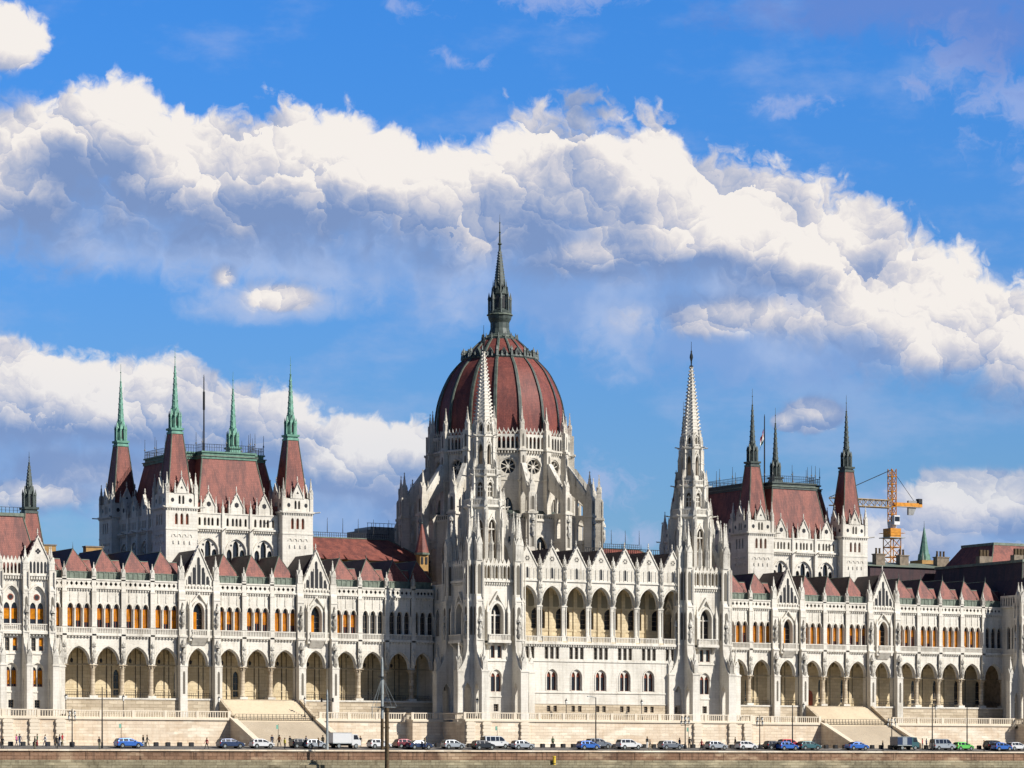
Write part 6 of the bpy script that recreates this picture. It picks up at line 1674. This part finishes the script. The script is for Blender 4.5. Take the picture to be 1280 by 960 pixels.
wv = tex2('n', P0, .8, 2)
wv2 = tex2('n', P0, 3.2, 4)
WARP = vmath('ADD', vmath('MULTIPLY', vmath('SUBTRACT', wv.outputs['Color'], (.5, .5, .5)), (.8, .8, 0)), vmath('MULTIPLY', vmath('SUBTRACT', wv2.outputs['Color'], (.5, .5, .5)), (.34, .34, 0)))
PW = vmath('ADD', P0, WARP)
def detail(P):
    """billows of four sizes: body height and sunlit side of every billow"""
    tot = lt = None
    for sc_, w_, lw, off in ((.5, .36, .38, 0), (1.25, .28, .28, 7.7), (2.9, .17, .11, 3.1), (6.5, .09, .045, 1.3)):
        Q = P if off == 0 else vmath('ADD', P, (off, off * .6, 0))
        v = tex2('v', Q, sc_, 0)
        h = math_(nt, 'MULTIPLY', math_(nt, 'SUBTRACT', .42, math_(nt, 'POWER', v.outputs['Distance'], 1.6)), w_)
        rel = vmath('SUBTRACT', Q, v.outputs['Position'])
        l = math_(nt, 'MULTIPLY', vmath('DOT_PRODUCT', rel, (.42 * sc_, .9 * sc_, 0)), lw)
        tot = h if tot is None else math_(nt, 'ADD', tot, h); lt = l if lt is None else math_(nt, 'ADD', lt, l)
    n = tex2('n', P, 1.6, 6, .6)
    return math_(nt, 'ADD', tot, math_(nt, 'MULTIPLY', math_(nt, 'SUBTRACT', n.outputs['Fac'], .5), .62)), lt
d0, l0 = detail(PW)
b0 = blobs_(P0, ALL)
b1 = blobs_(vmath('ADD', P0, (.35, .95, 0)), ALL)
D = math_(nt, 'ADD', math_(nt, 'MINIMUM', b0, .55), d0)
up = math_(nt, 'SUBTRACT', b0, b1)                      # positive on the upper, sunward side of a body
big = tex2('n', vmath('ADD', P0, (2.1, 4.4, 0)), .5, 5, .5)
lit = math_(nt, 'ADD', math_(nt, 'MULTIPLY', l0, 1.05), math_(nt, 'MULTIPLY', up, .62))
lit = math_(nt, 'ADD', lit, math_(nt, 'MULTIPLY', math_(nt, 'SUBTRACT', big.outputs['Fac'], .5), 1.3))
fin = tex2('n', PW, 2.2, 6, .6)
lit = math_(nt, 'ADD', lit, math_(nt, 'MULTIPLY', math_(nt, 'SUBTRACT', fin.outputs['Fac'], .5), .55))
lit = math_(nt, 'ADD', lit, .56)
DARK = [B_(740, 138, 42, 26), B_(722, 228, 60, 60), B_(560, 275, 170, 50), B_(300, 300, 300, 52), B_(900, 355, 240, 26), B_(90, 215, 90, 40), B_(190, 570, 230, 36), B_(480, 610, 110, 34), B_(1010, 545, 60, 16)]
dk = ramp(nt, math_(nt, 'ADD', blobs_(P0, DARK), math_(nt, 'MULTIPLY', d0, 1.2)), -.4, .8, 0, .52)
lit = math_(nt, 'SUBTRACT', lit, dk)
lit = math_(nt, 'SUBTRACT', lit, ramp(nt, el, 9.0, 5.0, 0.0, .17))
soft = ramp(nt, up, -.3, .35, .95, .28)
mr = nd(nt, 'ShaderNodeMapRange'); mr.interpolation_type = 'SMOOTHSTEP'; nt.links.new(D, mr.inputs[0]); mr.inputs[1].default_value = .0; nt.links.new(soft, mr.inputs[2])
alpha = mr.outputs[0]
TINT = nd(nt, 'ShaderNodeMix'); TINT.data_type = 'RGBA'; TINT.blend_type = 'MULTIPLY'; TINT.inputs[0].default_value = 1
nt.links.new(sky.outputs[0], TINT.inputs[6]); nt.links.new(mixc(nt, ramp(nt, el, 16, 34), mixc(nt, ramp(nt, el, 3, 15), (.46, .71, 1.08), (.27, .80, 1.50)), (.42, .52, .72)), TINT.inputs[7])
off = ramp(nt, math_(nt, 'ABSOLUTE', math_(nt, 'SUBTRACT', az, AZ0)), 25, 70, 1.0, .55)  # sky dimmed to the sides, and overhead below, to lower the fill light
high = ramp(nt, el, 16, 40, 1.0, .62)
dim = nd(nt, 'ShaderNodeVectorMath'); dim.operation = 'SCALE'; nt.links.new(TINT.outputs[2], dim.inputs[0]); nt.links.new(math_(nt, 'MULTIPLY', off, high), dim.inputs['Scale'])
skyc = dim.outputs[0]
r_ = nd(nt, 'ShaderNodeValToRGB'); e = r_.color_ramp; e.elements[0].position = 0.0; e.elements[0].color = (.22, .34, .62, 1)
e.elements[1].position = 1.0; e.elements[1].color = (1.0, .97, .93, 1)
for p_, c_ in ((.25, (.33, .43, .67, 1)), (.48, (.50, .56, .72, 1)), (.70, (.70, .71, .79, 1)), (.86, (.88, .86, .86, 1))): x = e.elements.new(p_); x.color = c_
nt.links.new(lit, r_.inputs[0])
cc = vmath('MULTIPLY', r_.outputs[0], (8.5, 8.3, 8.25))
# low clouds fade a little into the air
air = ramp(nt, el, 8.5, 4.0, 1.0, .74)
veil = tex2('n', vmath('MULTIPLY', vmath('ADD', P0, (3.3, 1.7, 0)), (.45, 1.0, 1)), .55, 6, .6)
vf = math_(nt, 'MULTIPLY', ramp(nt, veil.outputs['Fac'], .48, .78), .36)
c = mixc(nt, vf, skyc, (4.2, 4.9, 7.0))
WISP = [B_(738, 618, 60, 44), B_(800, 672, 60, 20), B_(1200, 95, 70, 45), B_(1260, 150, 80, 60), B_(490, 25, 30, 20), B_(700, 10, 120, 24), B_(570, 90, 30, 12), B_(980, 145, 60, 16)]
wn = tex2('n', vmath('ADD', vmath('MULTIPLY', PW, (1.0, 1.3, 0)), (6, 2, 0)), 1.1, 7, .62)
Dw = math_(nt, 'ADD', blobs_(P0, WISP), math_(nt, 'MULTIPLY', math_(nt, 'SUBTRACT', wn.outputs['Fac'], .5), 4.0))
c = mixc(nt, math_(nt, 'MULTIPLY', ramp(nt, Dw, -.1, 1.1), .48), c, (4.4, 4.9, 7.2))
HIGH = [B_(1130, 25, 280, 62), B_(1240, 60, 120, 80)]
c = mixc(nt, math_(nt, 'MULTIPLY', ramp(nt, math_(nt, 'ADD', blobs_(P0, HIGH), math_(nt, 'MULTIPLY', math_(nt, 'SUBTRACT', wn.outputs['Fac'], .5), 1.6)), -.1, .9), .75), c, (1.35, 2.35, 5.8))
BASE = [B_(230, 300, 330, 50), B_(780, 375, 280, 48), B_(430, 325, 190, 44), B_(100, 585, 240, 50), B_(1000, 420, 260, 60), B_(480, 640, 180, 40), B_(640, 300, 200, 60), B_(1150, 670, 200, 50), B_(340, 385, 90, 24)]
ba = math_(nt, 'ADD', blobs_(P0, BASE, .4), math_(nt, 'ADD', math_(nt, 'MULTIPLY', math_(nt, 'ADD', d0, .35), .7), math_(nt, 'MULTIPLY', math_(nt, 'SUBTRACT', wn.outputs['Fac'], .5), .9)))
bcol = mixc(nt, ramp(nt, big.outputs['Fac'], .38, .66), (2.1, 3.5, 6.5), (3.9, 4.9, 7.2))
c = mixc(nt, math_(nt, 'MULTIPLY', ramp(nt, ba, -.1, .75), .80), c, bcol)
c = mixc(nt, math_(nt, 'MULTIPLY', alpha, air), c, cc)
nt.links.new(c, bg.inputs[0]); bg.inputs[1].default_value = .09
world.cycles.sampling_method = 'MANUAL'; world.cycles.sample_map_resolution = 256

sun = bpy.data.lights.new('sun', 'SUN'); sun.energy = 5.0; sun.angle = R(.53); sun.color = (1, .955, .88)
so = bpy.data.objects.new('sun', sun); COL.objects.link(so)
d = Vector((math.sin(SUN_AZ) * math.cos(SUN_EL), math.cos(SUN_AZ) * math.cos(SUN_EL), math.sin(SUN_EL)))
so.rotation_euler = d.to_track_quat('Z', 'Y').to_euler(); so.location = d * 300

cam = bpy.data.cameras.new('camera'); co = bpy.data.objects.new('camera', cam); COL.objects.link(co); scene.camera = co
co.location = (-266.188, -452.909, 0); co.rotation_euler = (R(90), 0, -.51542)
cam.sensor_fit = 'HORIZONTAL'; cam.sensor_width = 36; cam.lens = 3891.65 / 1280 * 36; cam.shift_y = (956.39 - 480) / 1280; cam.clip_end = 20000; cam.clip_start = 1
vs = scene.view_settings; vs.view_transform = 'Standard'; vs.look = 'None'; vs.gamma = 1; vs.exposure = .26; vs.use_curve_mapping = False
scene.cycles.max_bounces = 6; scene.cycles.diffuse_bounces = 3; scene.cycles.use_denoising = True; scene.cycles.use_adaptive_sampling = True; scene.cycles.adaptive_threshold = .02; scene.cycles.adaptive_min_samples = 16
